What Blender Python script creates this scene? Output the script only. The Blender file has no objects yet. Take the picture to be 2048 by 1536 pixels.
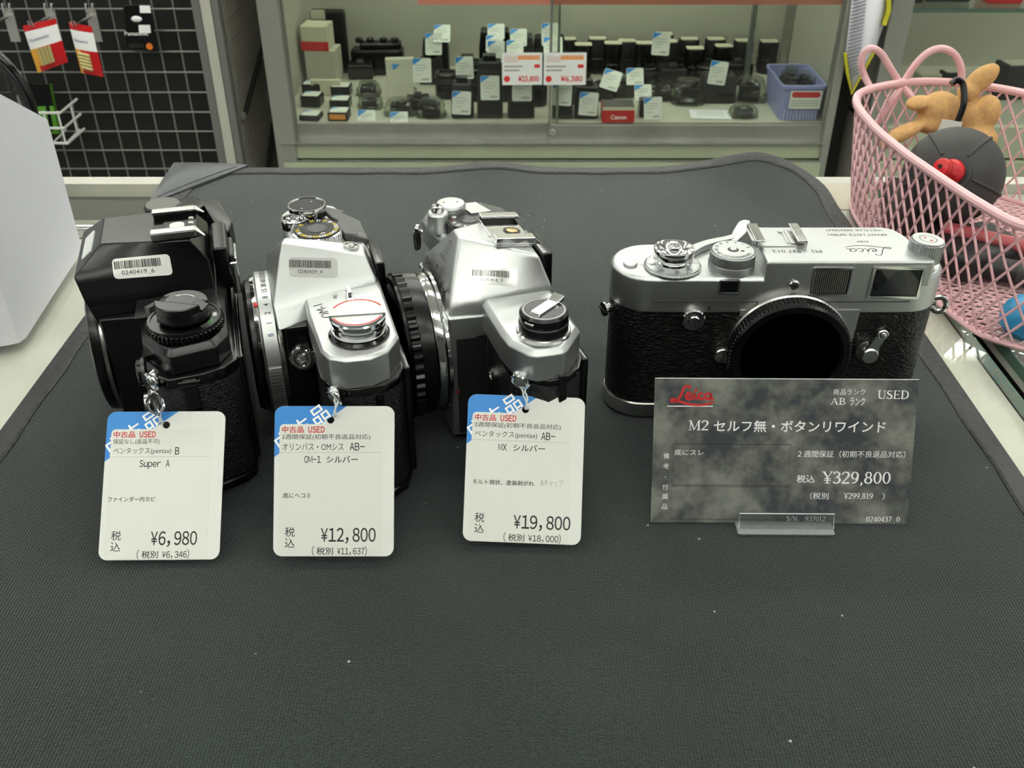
import bpy, bmesh, math, random
from mathutils import Vector, Matrix
from mathutils.geometry import tessellate_polygon

S = 0.001                      # everything below is written in millimetres
scn = bpy.context.scene
col = scn.collection
PI = math.pi
random.seed(7)

# ------------------------------------------------------------------ camera
PITCH = math.radians(33.65)
CAM_H = 0.253
FPX = 1950.0
cam_d = bpy.data.cameras.new('camera')
cam_d.sensor_width = 36.0
cam_d.lens = FPX / 2048 * 36.0
cam_d.clip_start = 0.01
cam_d.clip_end = 50
cam_d.dof.use_dof = True
cam_d.dof.focus_distance = 0.385
cam_d.dof.aperture_fstop = 42
cam = bpy.data.objects.new('camera', cam_d)
cam.location = (0, 0, CAM_H)
cam.rotation_euler = (PI / 2 - PITCH, 0, 0)
col.objects.link(cam)
scn.camera = cam

# ------------------------------------------------------------------ look, world, light
scn.view_settings.view_transform = 'Standard'
scn.view_settings.look = 'None'
scn.view_settings.gamma = 1
scn.view_settings.use_curve_mapping = False
scn.view_settings.exposure = 0.10
wd = bpy.data.worlds.new('ambient_fill')
scn.world = wd
wd.use_nodes = True
wnt = wd.node_tree                                           # ambient fill for the open sides, dimmed low down, brightened above
wb = wnt.nodes['Background']
wtc = wnt.nodes.new('ShaderNodeTexCoord')
wsep = wnt.nodes.new('ShaderNodeSeparateXYZ')
wr = wnt.nodes.new('ShaderNodeMapRange')
wr.inputs['From Min'].default_value = -0.25
wr.inputs['From Max'].default_value = 0.45
wr.inputs['To Min'].default_value = 0.12
wr.inputs['To Max'].default_value = 1.15
wnt.links.new(wtc.outputs['Generated'], wsep.inputs[0])
wnt.links.new(wsep.outputs['Z'], wr.inputs['Value'])
wnt.links.new(wr.outputs[0], wb.inputs[1])
wb.inputs[0].default_value = (0.95, 0.98, 0.98, 1)
LAMP_POWER = 17.0              # emission strength of the ceiling tubes
CEIL_Z = 1550.0

# ------------------------------------------------------------------ helpers
def lin(h):
    h = h.lstrip('#')
    o = []
    for i in (0, 2, 4):
        c = int(h[i:i + 2], 16) / 255
        o.append(c / 12.92 if c <= 0.04045 else ((c + 0.055) / 1.055) ** 2.4)
    return (o[0], o[1], o[2], 1)

def mat(name, hexc, rough=0.5, metal=0.0, noise=0.0, nscale=300, bump=0.0, bscale=800, coat=0.0, spec=0.5, bdist=0.0002):
    """Principled material; optional mottled colour (noise) and noise bump, in object space"""
    m = bpy.data.materials.new(name)
    m.use_nodes = True
    nt = m.node_tree
    b = nt.nodes['Principled BSDF']
    c = lin(hexc)
    b.inputs['Base Color'].default_value = c
    b.inputs['Roughness'].default_value = rough
    b.inputs['Metallic'].default_value = metal
    b.inputs['Specular IOR Level'].default_value = spec
    b.inputs['Coat Weight'].default_value = coat
    b.inputs['Coat Roughness'].default_value = 0.08
    tc = nt.nodes.new('ShaderNodeTexCoord')
    if noise > 0:
        n = nt.nodes.new('ShaderNodeTexNoise')
        n.inputs['Scale'].default_value = nscale
        n.inputs['Detail'].default_value = 5
        r = nt.nodes.new('ShaderNodeValToRGB')
        r.color_ramp.elements[0].position = 0.3
        r.color_ramp.elements[1].position = 0.7
        r.color_ramp.elements[0].color = tuple(x * (1 - noise) for x in c[:3]) + (1,)
        r.color_ramp.elements[1].color = tuple(min(1, x * (1 + noise)) for x in c[:3]) + (1,)
        nt.links.new(tc.outputs['Object'], n.inputs['Vector'])
        nt.links.new(n.outputs[0], r.inputs[0])
        nt.links.new(r.outputs[0], b.inputs['Base Color'])
    if bump > 0:
        n2 = nt.nodes.new('ShaderNodeTexNoise')
        n2.inputs['Scale'].default_value = bscale
        n2.inputs['Detail'].default_value = 3
        bp = nt.nodes.new('ShaderNodeBump')
        bp.inputs['Strength'].default_value = bump
        bp.inputs['Distance'].default_value = bdist
        nt.links.new(tc.outputs['Object'], n2.inputs['Vector'])
        nt.links.new(n2.outputs[0], bp.inputs['Height'])
        nt.links.new(bp.outputs[0], b.inputs['Normal'])
    return m

def leather(name, hexc, scale, strength, dist, rough):
    m = mat(name, hexc, rough)
    nt = m.node_tree
    b = nt.nodes['Principled BSDF']
    tc = nt.nodes.new('ShaderNodeTexCoord')
    wob = nt.nodes.new('ShaderNodeTexNoise')
    wob.inputs['Scale'].default_value = scale * 0.6
    mx = nt.nodes.new('ShaderNodeMixRGB')
    mx.inputs[0].default_value = 0.0011
    mx.blend_type = 'ADD'
    v = nt.nodes.new('ShaderNodeTexVoronoi')
    v.feature = 'DISTANCE_TO_EDGE'
    v.inputs['Scale'].default_value = scale
    mp = nt.nodes.new('ShaderNodeMapping')
    mp.inputs['Scale'].default_value = (0.62, 0.62, 1.25)
    rr = nt.nodes.new('ShaderNodeValToRGB')
    rr.color_ramp.elements[0].position = 0.0
    rr.color_ramp.elements[1].position = 0.32
    bp = nt.nodes.new('ShaderNodeBump')
    bp.inputs['Strength'].default_value = strength
    bp.inputs['Distance'].default_value = dist
    L = nt.links.new
    L(tc.outputs['Object'], wob.inputs['Vector'])
    L(tc.outputs['Object'], mx.inputs[1])
    L(wob.outputs[1], mx.inputs[2])
    L(mx.outputs[0], mp.inputs[0])
    L(mp.outputs[0], v.inputs['Vector'])
    L(v.outputs[0], rr.inputs[0])
    L(rr.outputs[0], bp.inputs['Height'])
    L(bp.outputs[0], b.inputs['Normal'])
    return m

def glass_mat(name, tint='#fdfefd', rough=0.0, ior=1.5, alpha=1.0):
    """thin clear pane: Fresnel mix of transparent and glossy"""
    m = bpy.data.materials.new(name)
    m.use_nodes = True
    nt = m.node_tree
    nt.nodes.clear()
    o = nt.nodes.new('ShaderNodeOutputMaterial')
    mx = nt.nodes.new('ShaderNodeMixShader')
    f = nt.nodes.new('ShaderNodeFresnel')
    ge = nt.nodes.new('ShaderNodeNewGeometry')                      # same reflectance on both faces of the pane
    mi = nt.nodes.new('ShaderNodeMix')
    mi.inputs['A'].default_value = ior
    mi.inputs['B'].default_value = 1.0 / ior
    nt.links.new(ge.outputs['Backfacing'], mi.inputs['Factor'])
    nt.links.new(mi.outputs['Result'], f.inputs[0])
    t = nt.nodes.new('ShaderNodeBsdfTransparent')
    t.inputs[0].default_value = lin(tint)
    g = nt.nodes.new('ShaderNodeBsdfGlossy')
    g.inputs['Roughness'].default_value = rough
    nt.links.new(f.outputs[0], mx.inputs[0])
    nt.links.new(t.outputs[0], mx.inputs[1])
    nt.links.new(g.outputs[0], mx.inputs[2])
    nt.links.new(mx.outputs[0], o.inputs[0])
    return m

def emit(name, hexc, strength):
    m = bpy.data.materials.new(name)
    m.use_nodes = True
    nt = m.node_tree
    b = nt.nodes['Principled BSDF']
    b.inputs['Emission Color'].default_value = lin(hexc)
    b.inputs['Emission Strength'].default_value = strength
    b.inputs['Base Color'].default_value = (0.8, 0.8, 0.8, 1)
    return m

def offset_poly(p, d):
    """inset a CCW polygon by d"""
    n = len(p)
    out = []
    for i in range(n):
        a, b, c = Vector(p[i - 1]), Vector(p[i]), Vector(p[(i + 1) % n])
        e1 = (b - a).normalized()
        e2 = (c - b).normalized()
        n1 = Vector((-e1.y, e1.x))
        n2 = Vector((-e2.y, e2.x))
        m = (n1 + n2)
        if m.length < 1e-6:
            m = n1
        m.normalize()
        k = max(0.35, m.dot(n1))
        out.append(tuple(b + m * (d / k)))
    return out

def round_rect(x0, y0, x1, y1, r, n=5):
    pts = []
    for cx, cy, a0 in ((x1 - r, y0 + r, -90), (x1 - r, y1 - r, 0), (x0 + r, y1 - r, 90), (x0 + r, y0 + r, 180)):
        for i in range(n + 1):
            a = math.radians(a0 + 90 * i / n)
            pts.append((cx + r * math.cos(a), cy + r * math.sin(a)))
    return pts

def circ(cx, cy, r, n=32):
    return [(cx + r * math.cos(2 * PI * i / n), cy + r * math.sin(2 * PI * i / n)) for i in range(n)]

def ccw(p):
    a = sum(p[i - 1][0] * p[i][1] - p[i][0] * p[i - 1][1] for i in range(len(p)))
    return list(p) if a > 0 else list(reversed(p))

def catmull(P, closed=False, k=6):
    P = [Vector(p) for p in P]
    n = len(P)
    out = []
    rng = range(n) if closed else range(n - 1)
    for i in rng:
        p0 = P[(i - 1) % n] if closed or i > 0 else P[i]
        p1, p2 = P[i], P[(i + 1) % n]
        p3 = P[(i + 2) % n] if closed or i + 2 < n else P[(i + 1) % n]
        for j in range(k):
            t = j / k
            out.append(0.5 * ((2 * p1) + (p2 - p0) * t + (2 * p0 - 5 * p1 + 4 * p2 - p3) * t * t + (3 * p1 - p0 - 3 * p2 + p3) * t ** 3))
    if not closed:
        out.append(P[-1])
    return out

def AX(axis, o=(0, 0, 0)):
    """matrix that takes local z to the given axis, with origin o (mm)"""
    a = Vector(axis).normalized()
    q = Vector((0, 0, 1)).rotation_difference(a)
    return Matrix.Translation(Vector(o)) @ q.to_matrix().to_4x4()

def FR(o, ex, ey):
    """matrix of a frame with origin o and axes ex, ey (mm)"""
    ex = Vector(ex).normalized()
    ey = Vector(ey)
    ey = (ey - ex * ey.dot(ex)).normalized()
    ez = ex.cross(ey)
    m = Matrix((ex, ey, ez)).transposed().to_4x4()
    return Matrix.Translation(Vector(o)) @ m

I4 = Matrix.Identity(4)
_font_cache = {}
def text_polys(s, bold):
    key = (s, round(bold, 4))
    if key not in _font_cache:
        cu = bpy.data.curves.new('t', 'FONT')
        cu.body = s
        cu.size = 1
        cu.resolution_u = 3
        cu.offset = bold
        ob = bpy.data.objects.new('t', cu)
        col.objects.link(ob)
        dg = bpy.context.evaluated_depsgraph_get()
        me = bpy.data.meshes.new_from_object(ob.evaluated_get(dg))
        V = [tuple(v.co) for v in me.vertices]
        Fc = [tuple(p.vertices) for p in me.polygons]
        bpy.data.meshes.remove(me)
        bpy.data.objects.remove(ob)
        bpy.data.curves.remove(cu)
        _font_cache[key] = (V, Fc)
    return _font_cache[key]

class B:
    """collects shapes (mm) into one mesh"""
    def __init__(self):
        self.V, self.F, self.MI, self.SM = [], [], [], []
        self.M = I4

    def add(self, V, Fs, mi=0, M=None, smooth=True):
        T = self.M @ (M if M is not None else I4)
        o = len(self.V)
        self.V += [tuple(T @ Vector(v)) for v in V]
        flip = T.to_3x3().determinant() < 0
        for f in Fs:
            f = [i + o for i in f]
            self.F.append(f[::-1] if flip else f)
            self.MI.append(mi)
        return self

    def box(self, c, s, mi=0, M=None, rz=0):
        x, y, z = s[0] / 2, s[1] / 2, s[2] / 2
        V = [(-x, -y, -z), (x, -y, -z), (x, y, -z), (-x, y, -z), (-x, -y, z), (x, -y, z), (x, y, z), (-x, y, z)]
        T = (M if M is not None else I4) @ Matrix.Translation(Vector(c)) @ Matrix.Rotation(rz, 4, 'Z')
        return self.add(V, [(3, 2, 1, 0), (4, 5, 6, 7), (0, 1, 5, 4), (1, 2, 6, 5), (2, 3, 7, 6), (3, 0, 4, 7)], mi, T)

    def loft(self, rings, mi=0, M=None, cap=True, closed=True):
        n = len(rings[0])
        V = [p for r in rings for p in r]
        Fs = []
        for k in range(len(rings) - 1):
            for i in range(n if closed else n - 1):
                j = (i + 1) % n
                Fs.append((k * n + i, k * n + j, (k + 1) * n + j, (k + 1) * n + i))
        if cap:
            Fs.append(tuple(range(n - 1, -1, -1)))
            Fs.append(tuple(range((len(rings) - 1) * n, len(rings) * n)))
        return self.add(V, Fs, mi, M)

    def prism(self, pts, z0, z1, mi=0, M=None, ch=0.0, chb=0.0):
        p = ccw(pts)
        R = []
        if chb > 0:
            R.append([(x, y, z0) for x, y in offset_poly(p, chb)])
            R.append([(x, y, z0 + chb) for x, y in p])
        else:
            R.append([(x, y, z0) for x, y in p])
        if ch > 0:
            R.append([(x, y, z1 - ch) for x, y in p])
            R.append([(x, y, z1) for x, y in offset_poly(p, ch)])
        else:
            R.append([(x, y, z1) for x, y in p])
        return self.loft(R, mi, M)

    def lathe(self, prof, mi=0, M=None, n=40, cap=True):
        R = [[(r * math.cos(2 * PI * i / n), r * math.sin(2 * PI * i / n), z) for i in range(n)] for r, z in prof]
        return self.loft(R, mi, M, cap)

    def gear(self, r, z0, z1, n, d, mi=0, M=None, ch=0.3):
        """knurled drum: n teeth of depth d"""
        p = []
        for i in range(n):
            for f, rr in ((0.0, r - d), (0.25, r), (0.5, r), (0.75, r - d)):
                a = 2 * PI * (i + f) / n
                p.append((rr * math.cos(a), rr * math.sin(a)))
        return self.prism(p, z0, z1, mi, M, ch, ch)

    def tube(self, pts, r, mi=0, n=8, closed=False, M=None, sq=None):
        P = [Vector(p) for p in pts]
        m = len(P)
        rs = r if isinstance(r, (list, tuple)) else [r] * m
        up = Vector((0, 0, 1))
        prev = None
        rings = []
        for i in range(m):
            a = P[(i - 1) % m] if closed or i > 0 else P[i]
            b = P[(i + 1) % m] if closed or i < m - 1 else P[i]
            t = (b - a)
            t = t.normalized() if t.length > 1e-9 else Vector((0, 0, 1))
            if prev is None:
                u = up if abs(t.z) < 0.9 else Vector((1, 0, 0))
                e1 = t.cross(u).normalized()
            else:
                e1 = (prev - t * prev.dot(t))
                e1 = e1.normalized() if e1.length > 1e-6 else t.orthogonal().normalized()
            prev = e1
            e2 = t.cross(e1)
            q = sq or 1.0
            rings.append([tuple(P[i] + rs[i] * (math.cos(2 * PI * k / n) * e1 + q * math.sin(2 * PI * k / n) * e2)) for k in range(n)])
        if closed:
            V = [p for rg in rings for p in rg]
            # best matching twist between last and first ring
            best = min(range(n), key=lambda s: (Vector(rings[-1][0]) - Vector(rings[0][s])).length)
            Fs = []
            for k in range(m):
                s = best if k == m - 1 else 0
                for i in range(n):
                    j = (i + 1) % n
                    k2 = (k + 1) % m
                    Fs.append((k * n + i, k * n + j, k2 * n + (j + s) % n, k2 * n + (i + s) % n))
            return self.add(V, Fs, mi, M)
        return self.loft(rings, mi, M)

    def hull(self, pts, mi=0, M=None):
        bm = bmesh.new()
        for p in pts:
            bm.verts.new(p)
        r = bmesh.ops.convex_hull(bm, input=bm.verts)
        bmesh.ops.delete(bm, geom=list({g for g in r['geom_interior'] + r['geom_unused'] if isinstance(g, bmesh.types.BMVert)}), context='VERTS')
        bmesh.ops.dissolve_limit(bm, angle_limit=0.03, verts=bm.verts, edges=bm.edges)
        bmesh.ops.recalc_face_normals(bm, faces=bm.faces)
        bm.verts.index_update()
        V = [tuple(v.co) for v in bm.verts]
        Fs = [tuple(v.index for v in f.verts) for f in bm.faces]
        bm.free()
        return self.add(V, Fs, mi, M)

    def ball(self, c, r, mi=0, nu=20, nv=12, M=None, sc=(1, 1, 1)):
        prof = [(max(1e-4, r * math.sin(PI * k / nv)), -r * math.cos(PI * k / nv)) for k in range(nv + 1)]
        T = (M if M is not None else I4) @ Matrix.Translation(Vector(c)) @ Matrix.Diagonal((sc[0], sc[1], sc[2], 1))
        return self.lathe(prof, mi, T, nu)

    def hump(self, rings, k=4, mi=0, M=None):
        """closed skin through rings of matching corners, sides subdivided so twisted facets stay smooth"""
        R = []
        for a, c in zip(rings[:-1], rings[1:]):
            for t in range(k):
                R.append([Vector(p).lerp(Vector(q), t / k) for p, q in zip(a, c)])
        R.append([Vector(p) for p in rings[-1]])
        out = []
        for r in R:
            o = []
            for i in range(len(r)):
                for t in range(k):
                    o.append(tuple(r[i].lerp(r[(i + 1) % len(r)], t / k)))
            out.append(o)
        return self.loft(out, mi, M)

    def flat(self, pts, z=0.0, mi=0, M=None):
        p = ccw(pts)
        return self.add([(x, y, z) for x, y in p], [tuple(range(len(p)))], mi, M)

    def sheet(self, outer, holes, z0, z1, mi=0, M=None):
        """flat plate with holes"""
        loops = [[Vector((x, y, 0)) for x, y in l] for l in [ccw(outer)] + [list(reversed(ccw(h))) for h in holes]]
        tri = tessellate_polygon(loops)
        pts = [p for l in loops for p in l]
        n = len(pts)
        V = [(p.x, p.y, z0) for p in pts] + [(p.x, p.y, z1) for p in pts]
        Fs = []
        for t in tri:
            a, b, c = (pts[i] for i in t)
            if (b - a).cross(c - a).z < 0:
                t = (t[0], t[2], t[1])
            Fs.append((t[0] + n, t[1] + n, t[2] + n))
            Fs.append((t[2], t[1], t[0]))
        o = 0
        for l in loops:
            k = len(l)
            for i in range(k):
                j = (i + 1) % k
                Fs.append((o + i, o + j, o + j + n, o + i + n))
            o += k
        return self.add(V, Fs, mi, M)

    def text(self, s, x0, x1, y0, y1, z=0.0, mi=0, M=None, bold=0.0, shear=0.0):
        """lettering fitted into a box, y up"""
        V, Fs = text_polys(s, bold)
        if not V:
            return self
        xs = [v[0] for v in V]
        ys = [v[1] for v in V]
        a, b, c, d = min(xs), max(xs), min(ys), max(ys)
        sx = (x1 - x0) / max(1e-6, b - a)
        sy = (y1 - y0) / max(1e-6, d - c)
        return self.add([(x0 + (v[0] - a) * sx + shear * (v[1] - c) * sy, y0 + (v[1] - c) * sy, z) for v in V], Fs, mi, M)

    def texth(self, s, x, y, h, z=0.0, mi=0, M=None, bold=0.0, sx=1.0, align='C', cap=0.73):
        """lettering of capital height h, natural width times sx, baseline at y"""
        V, Fs = text_polys(s, bold)
        if not V:
            return self
        k = h / cap
        xs = [v[0] for v in V]
        a, b = min(xs) * k * sx, max(xs) * k * sx
        o = {'L': -a, 'C': -(a + b) / 2, 'R': -b}[align]
        return self.add([(x + o + v[0] * k * sx, y + v[1] * k, z) for v in V], Fs, mi, M)

    def stroke(self, pts, w, z=0.0, mi=0, M=None, closed=False):
        """flat ribbon along 2D points; w is a number or a list"""
        P = [Vector((p[0], p[1])) for p in pts]
        n = len(P)
        ws = w if isinstance(w, (list, tuple)) else [w] * n
        V = []
        for i in range(n):
            a = P[(i - 1) % n] if closed or i > 0 else P[i]
            b = P[(i + 1) % n] if closed or i < n - 1 else P[i]
            t = (b - a).normalized() if (b - a).length > 1e-9 else Vector((1, 0))
            nn = Vector((-t.y, t.x)) * ws[i] / 2
            V += [(P[i].x - nn.x, P[i].y - nn.y, z), (P[i].x + nn.x, P[i].y + nn.y, z)]
        Fs = []
        for i in range(n if closed else n - 1):
            j = (i + 1) % n
            Fs.append((2 * i, 2 * j, 2 * j + 1, 2 * i + 1))
        return self.add(V, Fs, mi, M)

    def mono(self, s, x0, x1, y0, y1, z=0.0, mi=0, M=None, bold=0.008, sx=0.86):
        """evenly pitched narrow figures, one per cell"""
        n = len(s)
        cw = (x1 - x0) / n
        h = y1 - y0
        for i, ch in enumerate(s):
            if ch == ' ':
                continue
            full = chr(ord(ch) + 0xFEE0) if 0x21 <= ord(ch) <= 0x7e else ('\uffe5' if ch == '\u00a5' else ch)
            V, Fs = text_polys(full, 0.0 if ch in 'MW' else bold)
            if not V:
                continue
            xs = [v[0] for v in V]
            a, b = min(xs), max(xs)
            k = h / 0.745
            kx = min(k * sx, cw * 0.92 / max(1e-6, b - a))
            cx = x0 + (i + (0.34 if ch in ',.' else 0.5)) * cw
            self.add([(cx + (v[0] - (a + b) / 2) * kx, y0 + v[1] * k, z) for v in V], Fs, mi, M)
        return self

    def rect(self, x0, y0, x1, y1, z=0.0, mi=0, M=None):
        return self.flat([(x0, y0), (x1, y0), (x1, y1), (x0, y1)], z, mi, M)

def obj(name, b, mats, parent=None, loc=None, rz=0.0, rot=None, bevel=0.0, seg=2, ang=35, flatsh=False, label=None):
    me = bpy.data.meshes.new(name)
    me.from_pydata([(v[0] * S, v[1] * S, v[2] * S) for v in b.V], [], b.F)
    if not isinstance(mats, (list, tuple)):
        mats = [mats]
    for m in mats:
        me.materials.append(m)
    me.polygons.foreach_set('material_index', b.MI)
    if not flatsh:
        me.polygons.foreach_set('use_smooth', [True] * len(me.polygons))
        me.set_sharp_from_angle(angle=math.radians(ang))
    me.update()
    o = bpy.data.objects.new(name, me)
    col.objects.link(o)
    if loc is not None:
        o.location = (loc[0] * S, loc[1] * S, loc[2] * S)
    o.rotation_euler = rot if rot is not None else (0, 0, rz)
    if parent is not None:
        o.parent = parent
    if bevel > 0:
        md = o.modifiers.new('bevel', 'BEVEL')
        md.width = bevel * S
        md.segments = seg
        md.limit_method = 'ANGLE'
        md.angle_limit = math.radians(30)
        md.harden_normals = False
        wn = o.modifiers.new('flat_faces', 'WEIGHTED_NORMAL')
        wn.weight = 100
        wn.keep_sharp = False
    if label:
        o['label'] = label
    return o

def thing(name, label, cat, loc=(0, 0, 0), rz=0.0, group=None, rot=None):
    o = bpy.data.objects.new(name, None)
    o.empty_display_size = 0.02
    col.objects.link(o)
    o.location = (loc[0] * S, loc[1] * S, loc[2] * S)
    o.rotation_euler = rot if rot is not None else (0, 0, rz)
    tag(o, label, cat, group)
    return o

def tag(o, label, cat, group=None, kind=None):
    o['label'] = label
    o['category'] = cat
    if group:
        o['group'] = group
    if kind:
        o['kind'] = kind
    return o

def struct(name, b, m, **k):
    o = obj(name, b, m, **k)
    o['kind'] = 'structure'
    return o

def clone(root, loc, rz=None, label=None, group=None):
    r = root.copy()
    col.objects.link(r)
    r.location = (loc[0] * S, loc[1] * S, loc[2] * S)
    if rz is not None:
        r.rotation_euler = (r.rotation_euler.x, r.rotation_euler.y, rz)
    if label:
        r['label'] = label
    if group:
        r['group'] = group
    for ch in list(root.children):
        c = ch.copy()
        col.objects.link(c)
        c.parent = r
        for g in ch.children:
            d = g.copy()
            col.objects.link(d)
            d.parent = c
    return r

# ------------------------------------------------------------------ materials
M = {}
def mk(k, *a, **kw):
    M[k] = mat(k, *a, **kw)
mk('satin_chrome', '#babcbb', 0.41, 1.0, bump=0.05, bscale=2500)
mk('chrome', '#dedede', 0.10, 1.0)
mk('steel', '#b9b9b5', 0.25, 1.0)
mk('aluminium', '#b4b6b2', 0.38, 1.0, noise=0.08, nscale=40)
mk('black_satin', '#070708', 0.26, spec=0.4, bump=0.04, bscale=3000)
mk('black_gloss', '#070707', 0.14, spec=0.5)
mk('black_matte', '#101010', 0.55)
mk('black_cap', '#060606', 0.28, spec=0.4)
mk('graphite', '#3a3a3a', 0.35)
mk('lever_grey', '#5c5b57', 0.45)
mk('rubber', '#343331', 0.6, noise=0.06, nscale=60)
mk('rubber_dark', '#1c1c1c', 0.55)
mk('white_ink', '#f2f2f0', 0.6)
mk('yellow_ink', '#d8c02a', 0.6)
mk('green_ink', '#3f9b3a', 0.6)
mk('red_ink', '#c22a2a', 0.5)
mk('dark_ink', '#232323', 0.6)
mk('engraved', '#2e2e2e', 0.6)
mk('blue_ink', '#2c3d77', 0.6)
mk('pencil', '#74736f', 0.7)
mk('sticker', '#e3e2dd', 0.35)
mk('clear_sticker', '#c9cac6', 0.22, 0.55)
mk('tag_card', '#d9dad3', 0.55)
mk('tag_label', '#d6d6ce', 0.4)
mk('tag_blue', '#2c83cf', 0.45)
mk('tag_shade_line', '#a9a9a4', 0.5)
mk('paper', '#dcdce2', 0.75)
mk('pink', '#dfb0b4', 0.35, spec=0.5)
mk('red_plastic', '#c4161c', 0.35)
mk('cyan_plastic', '#2f8fc0', 0.4)
mk('plush', '#c89c66', 0.95, noise=0.12, nscale=300, bump=0.6, bscale=1100, bdist=0.0008)
mk('plush_light', '#d6a968', 0.95, noise=0.12, nscale=120, bump=0.5, bscale=1500, bdist=0.0006)
mk('vinyl_grey', '#45474a', 0.38, noise=0.12, nscale=120, bump=0.25, bscale=900)
mk('binding', '#2d2d2e', 0.6, noise=0.15, nscale=260, bump=0.3, bscale=700)
M['leather_coarse'] = leather('leather_coarse', '#0a0908', 520, 0.54, 0.0006, 0.35)
M['leather_fine'] = leather('leather_fine', '#0c0c0c', 1000, 0.6, 0.0004, 0.42)
M['glass'] = glass_mat('glass')
M['window_glass'] = glass_mat('window_glass', '#f6f9f5')
M['lens_glass'] = mat('lens_glass', '#0a0c10', 0.04, spec=0.8)
M['lamp_glow'] = emit('lamp_glow', '#fdfff8', LAMP_POWER)
# ================================================================== room
def at(u, v, Y):
    """world point (mm) on the frontal plane at distance Y seen at photo pixel (u, v)"""
    x, y = (u - 1024) / FPX, (v - 768) / FPX
    dy = math.cos(PITCH) - y * math.sin(PITCH)
    dz = -math.sin(PITCH) - y * math.cos(PITCH)
    t = Y / dy
    return Vector((x * t, Y, CAM_H * 1000 + dz * t))

def on(u, v, z):
    """world point (mm) on the level plane at height z seen at photo pixel (u, v)"""
    x, y = (u - 1024) / FPX, (v - 768) / FPX
    dy = math.cos(PITCH) - y * math.sin(PITCH)
    dz = -math.sin(PITCH) - y * math.cos(PITCH)
    t = (z - CAM_H * 1000) / dz
    return Vector((x * t, dy * t, z))

FLOOR_Z = -950.0
b = B()
b.box((0, 900, FLOOR_Z - 10), (7000, 7000, 20))
struct('floor', b, mat('vinyl_floor', '#8d8b84', 0.35, noise=0.08, nscale=3))
b = B()
b.box((0, 900, CEIL_Z + 10), (7000, 7000, 20))
struct('ceiling', b, mat('ceiling_board', '#dcddd8', 0.8))
b = B()
b.box((0, 3400, (FLOOR_Z + CEIL_Z) / 2), (7000, 20, CEIL_Z - FLOOR_Z))
struct('wall_back', b, mat('shop_wall', '#a09f94', 0.7))
b = B()
b.box((0, -2000, (FLOOR_Z + CEIL_Z) / 2), (7000, 20, CEIL_Z - FLOOR_Z))
struct('wall_front', b, mat('shelf_wall', '#2c2a27', 0.7, noise=0.2, nscale=2))

def ceiling_light(x, y, label):
    t = thing('ceiling_light', label, 'ceiling light', (x, y, CEIL_Z), 0, 'ceiling tube lights')
    b = B()
    b.prism([(-650, -110), (650, -110), (650, 110), (-650, 110)], -45, 0)
    obj('housing', b, M['tag_card'], t)
    for sy in (-55, 55):
        b = B()
        b.tube([(-600, sy, -66), (600, sy, -66)], 17, 0, 12)
        obj('tube', b, M['lamp_glow'], t)
    return t
L0 = ceiling_light(-1500, -300, 'white twin-tube ceiling light above the shop aisle')
for x, y in [(x, y) for y in (-300, 900, 1900, 2900, -1200) for x in (-1500, 0, 1500)][1:]:  # last row added behind the viewer for more frontal light
    clone(L0, (x, y, CEIL_Z))

# ================================================================== glass counters
TOPZ = -3.6                                                        # upper face of the counter glass
rail_m = mat('rail_metal', '#bdbbb0', 0.35, 0.25, noise=0.06, nscale=30)
edge_m = mat('glass_edge', '#5c7468', 0.15, spec=0.7)
deck_m = mat('pale_deck', '#d6d5c8', 0.55, noise=0.06, nscale=25)
t = thing('display_counter', 'long glass-topped display counter carrying the black mat and the cameras', 'counter', (0, 0, 0))
b = B()
b.box((-281, 290, TOPZ - 3), (1036, 686, 6))
obj('glass_top', b, M['glass'], t)
b = B()
b.box((236.6, 290, TOPZ - 3.0), (0.8, 686, 6.2))
b.box((-281, -53.4, TOPZ - 3.0), (1036, 0.8, 6.2))
obj('glass_edge', b, edge_m, t)
b = B()
b.box((-281, 639.5, TOPZ - 4.5), (1036, 13, 9.6))
obj('back_rail', b, rail_m, t, bevel=0.6)
b = B()
b.tube([(-798, 582, TOPZ - 14.5), (205, 582, TOPZ - 14.5)], 7.5, 0, 20)
obj('inner_rail', b, M['chrome'], t)
b = B()
b.box((224.6, 609, TOPZ + 0.6), (24, 43, 1.0), 0)
b.box((224.6, 562, TOPZ + 0.5), (24, 49, 0.8), 1)
obj('corner_plate', b, [mat('cream_plate', '#b9b2a0', 0.4), M['aluminium']], t)
b = B()
b.box((-281, 255, TOPZ - 9), (1034, 610, 4))
b.box((-281, 600, TOPZ - 30), (1030, 68, 6))
obj('deck', b, deck_m, t)
carc = mat('counter_carcass', '#2f2a27', 0.5, noise=0.3, nscale=30)
for nm, c, sz in (('back_panel', (-281, 638, 0), (1034, 8)), ('front_panel', (-281, -48, 0), (1034, 8)), ('side_panel', (232, 290, 0), (6, 660))):
    b = B()
    b.box((c[0], c[1], (TOPZ - 12 + FLOOR_Z) / 2), (sz[0], sz[1], TOPZ - 12 - FLOOR_Z))
    obj(nm, b, carc, t)
t = thing('display_counter', 'glass-topped counter under the pink wire basket, right of the mat', 'counter', (0, 0, 0))
b = B()
b.box((650, 290, TOPZ - 3), (800, 686, 6))
obj('glass_top', b, M['glass'], t)
b = B()
b.box((249.6, 290, TOPZ - 3.0), (0.8, 686, 6.2))
obj('glass_edge', b, edge_m, t)
b = B()
b.box((650, 639.5, TOPZ - 4.5), (800, 13, 9.6))
obj('back_rail', b, rail_m, t, bevel=0.6)
b = B()
b.box((650, 290, TOPZ - 9), (800, 684, 4))
obj('deck', b, mat('green_grey_deck', '#c6cabd', 0.5, noise=0.08, nscale=25), t)
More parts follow.
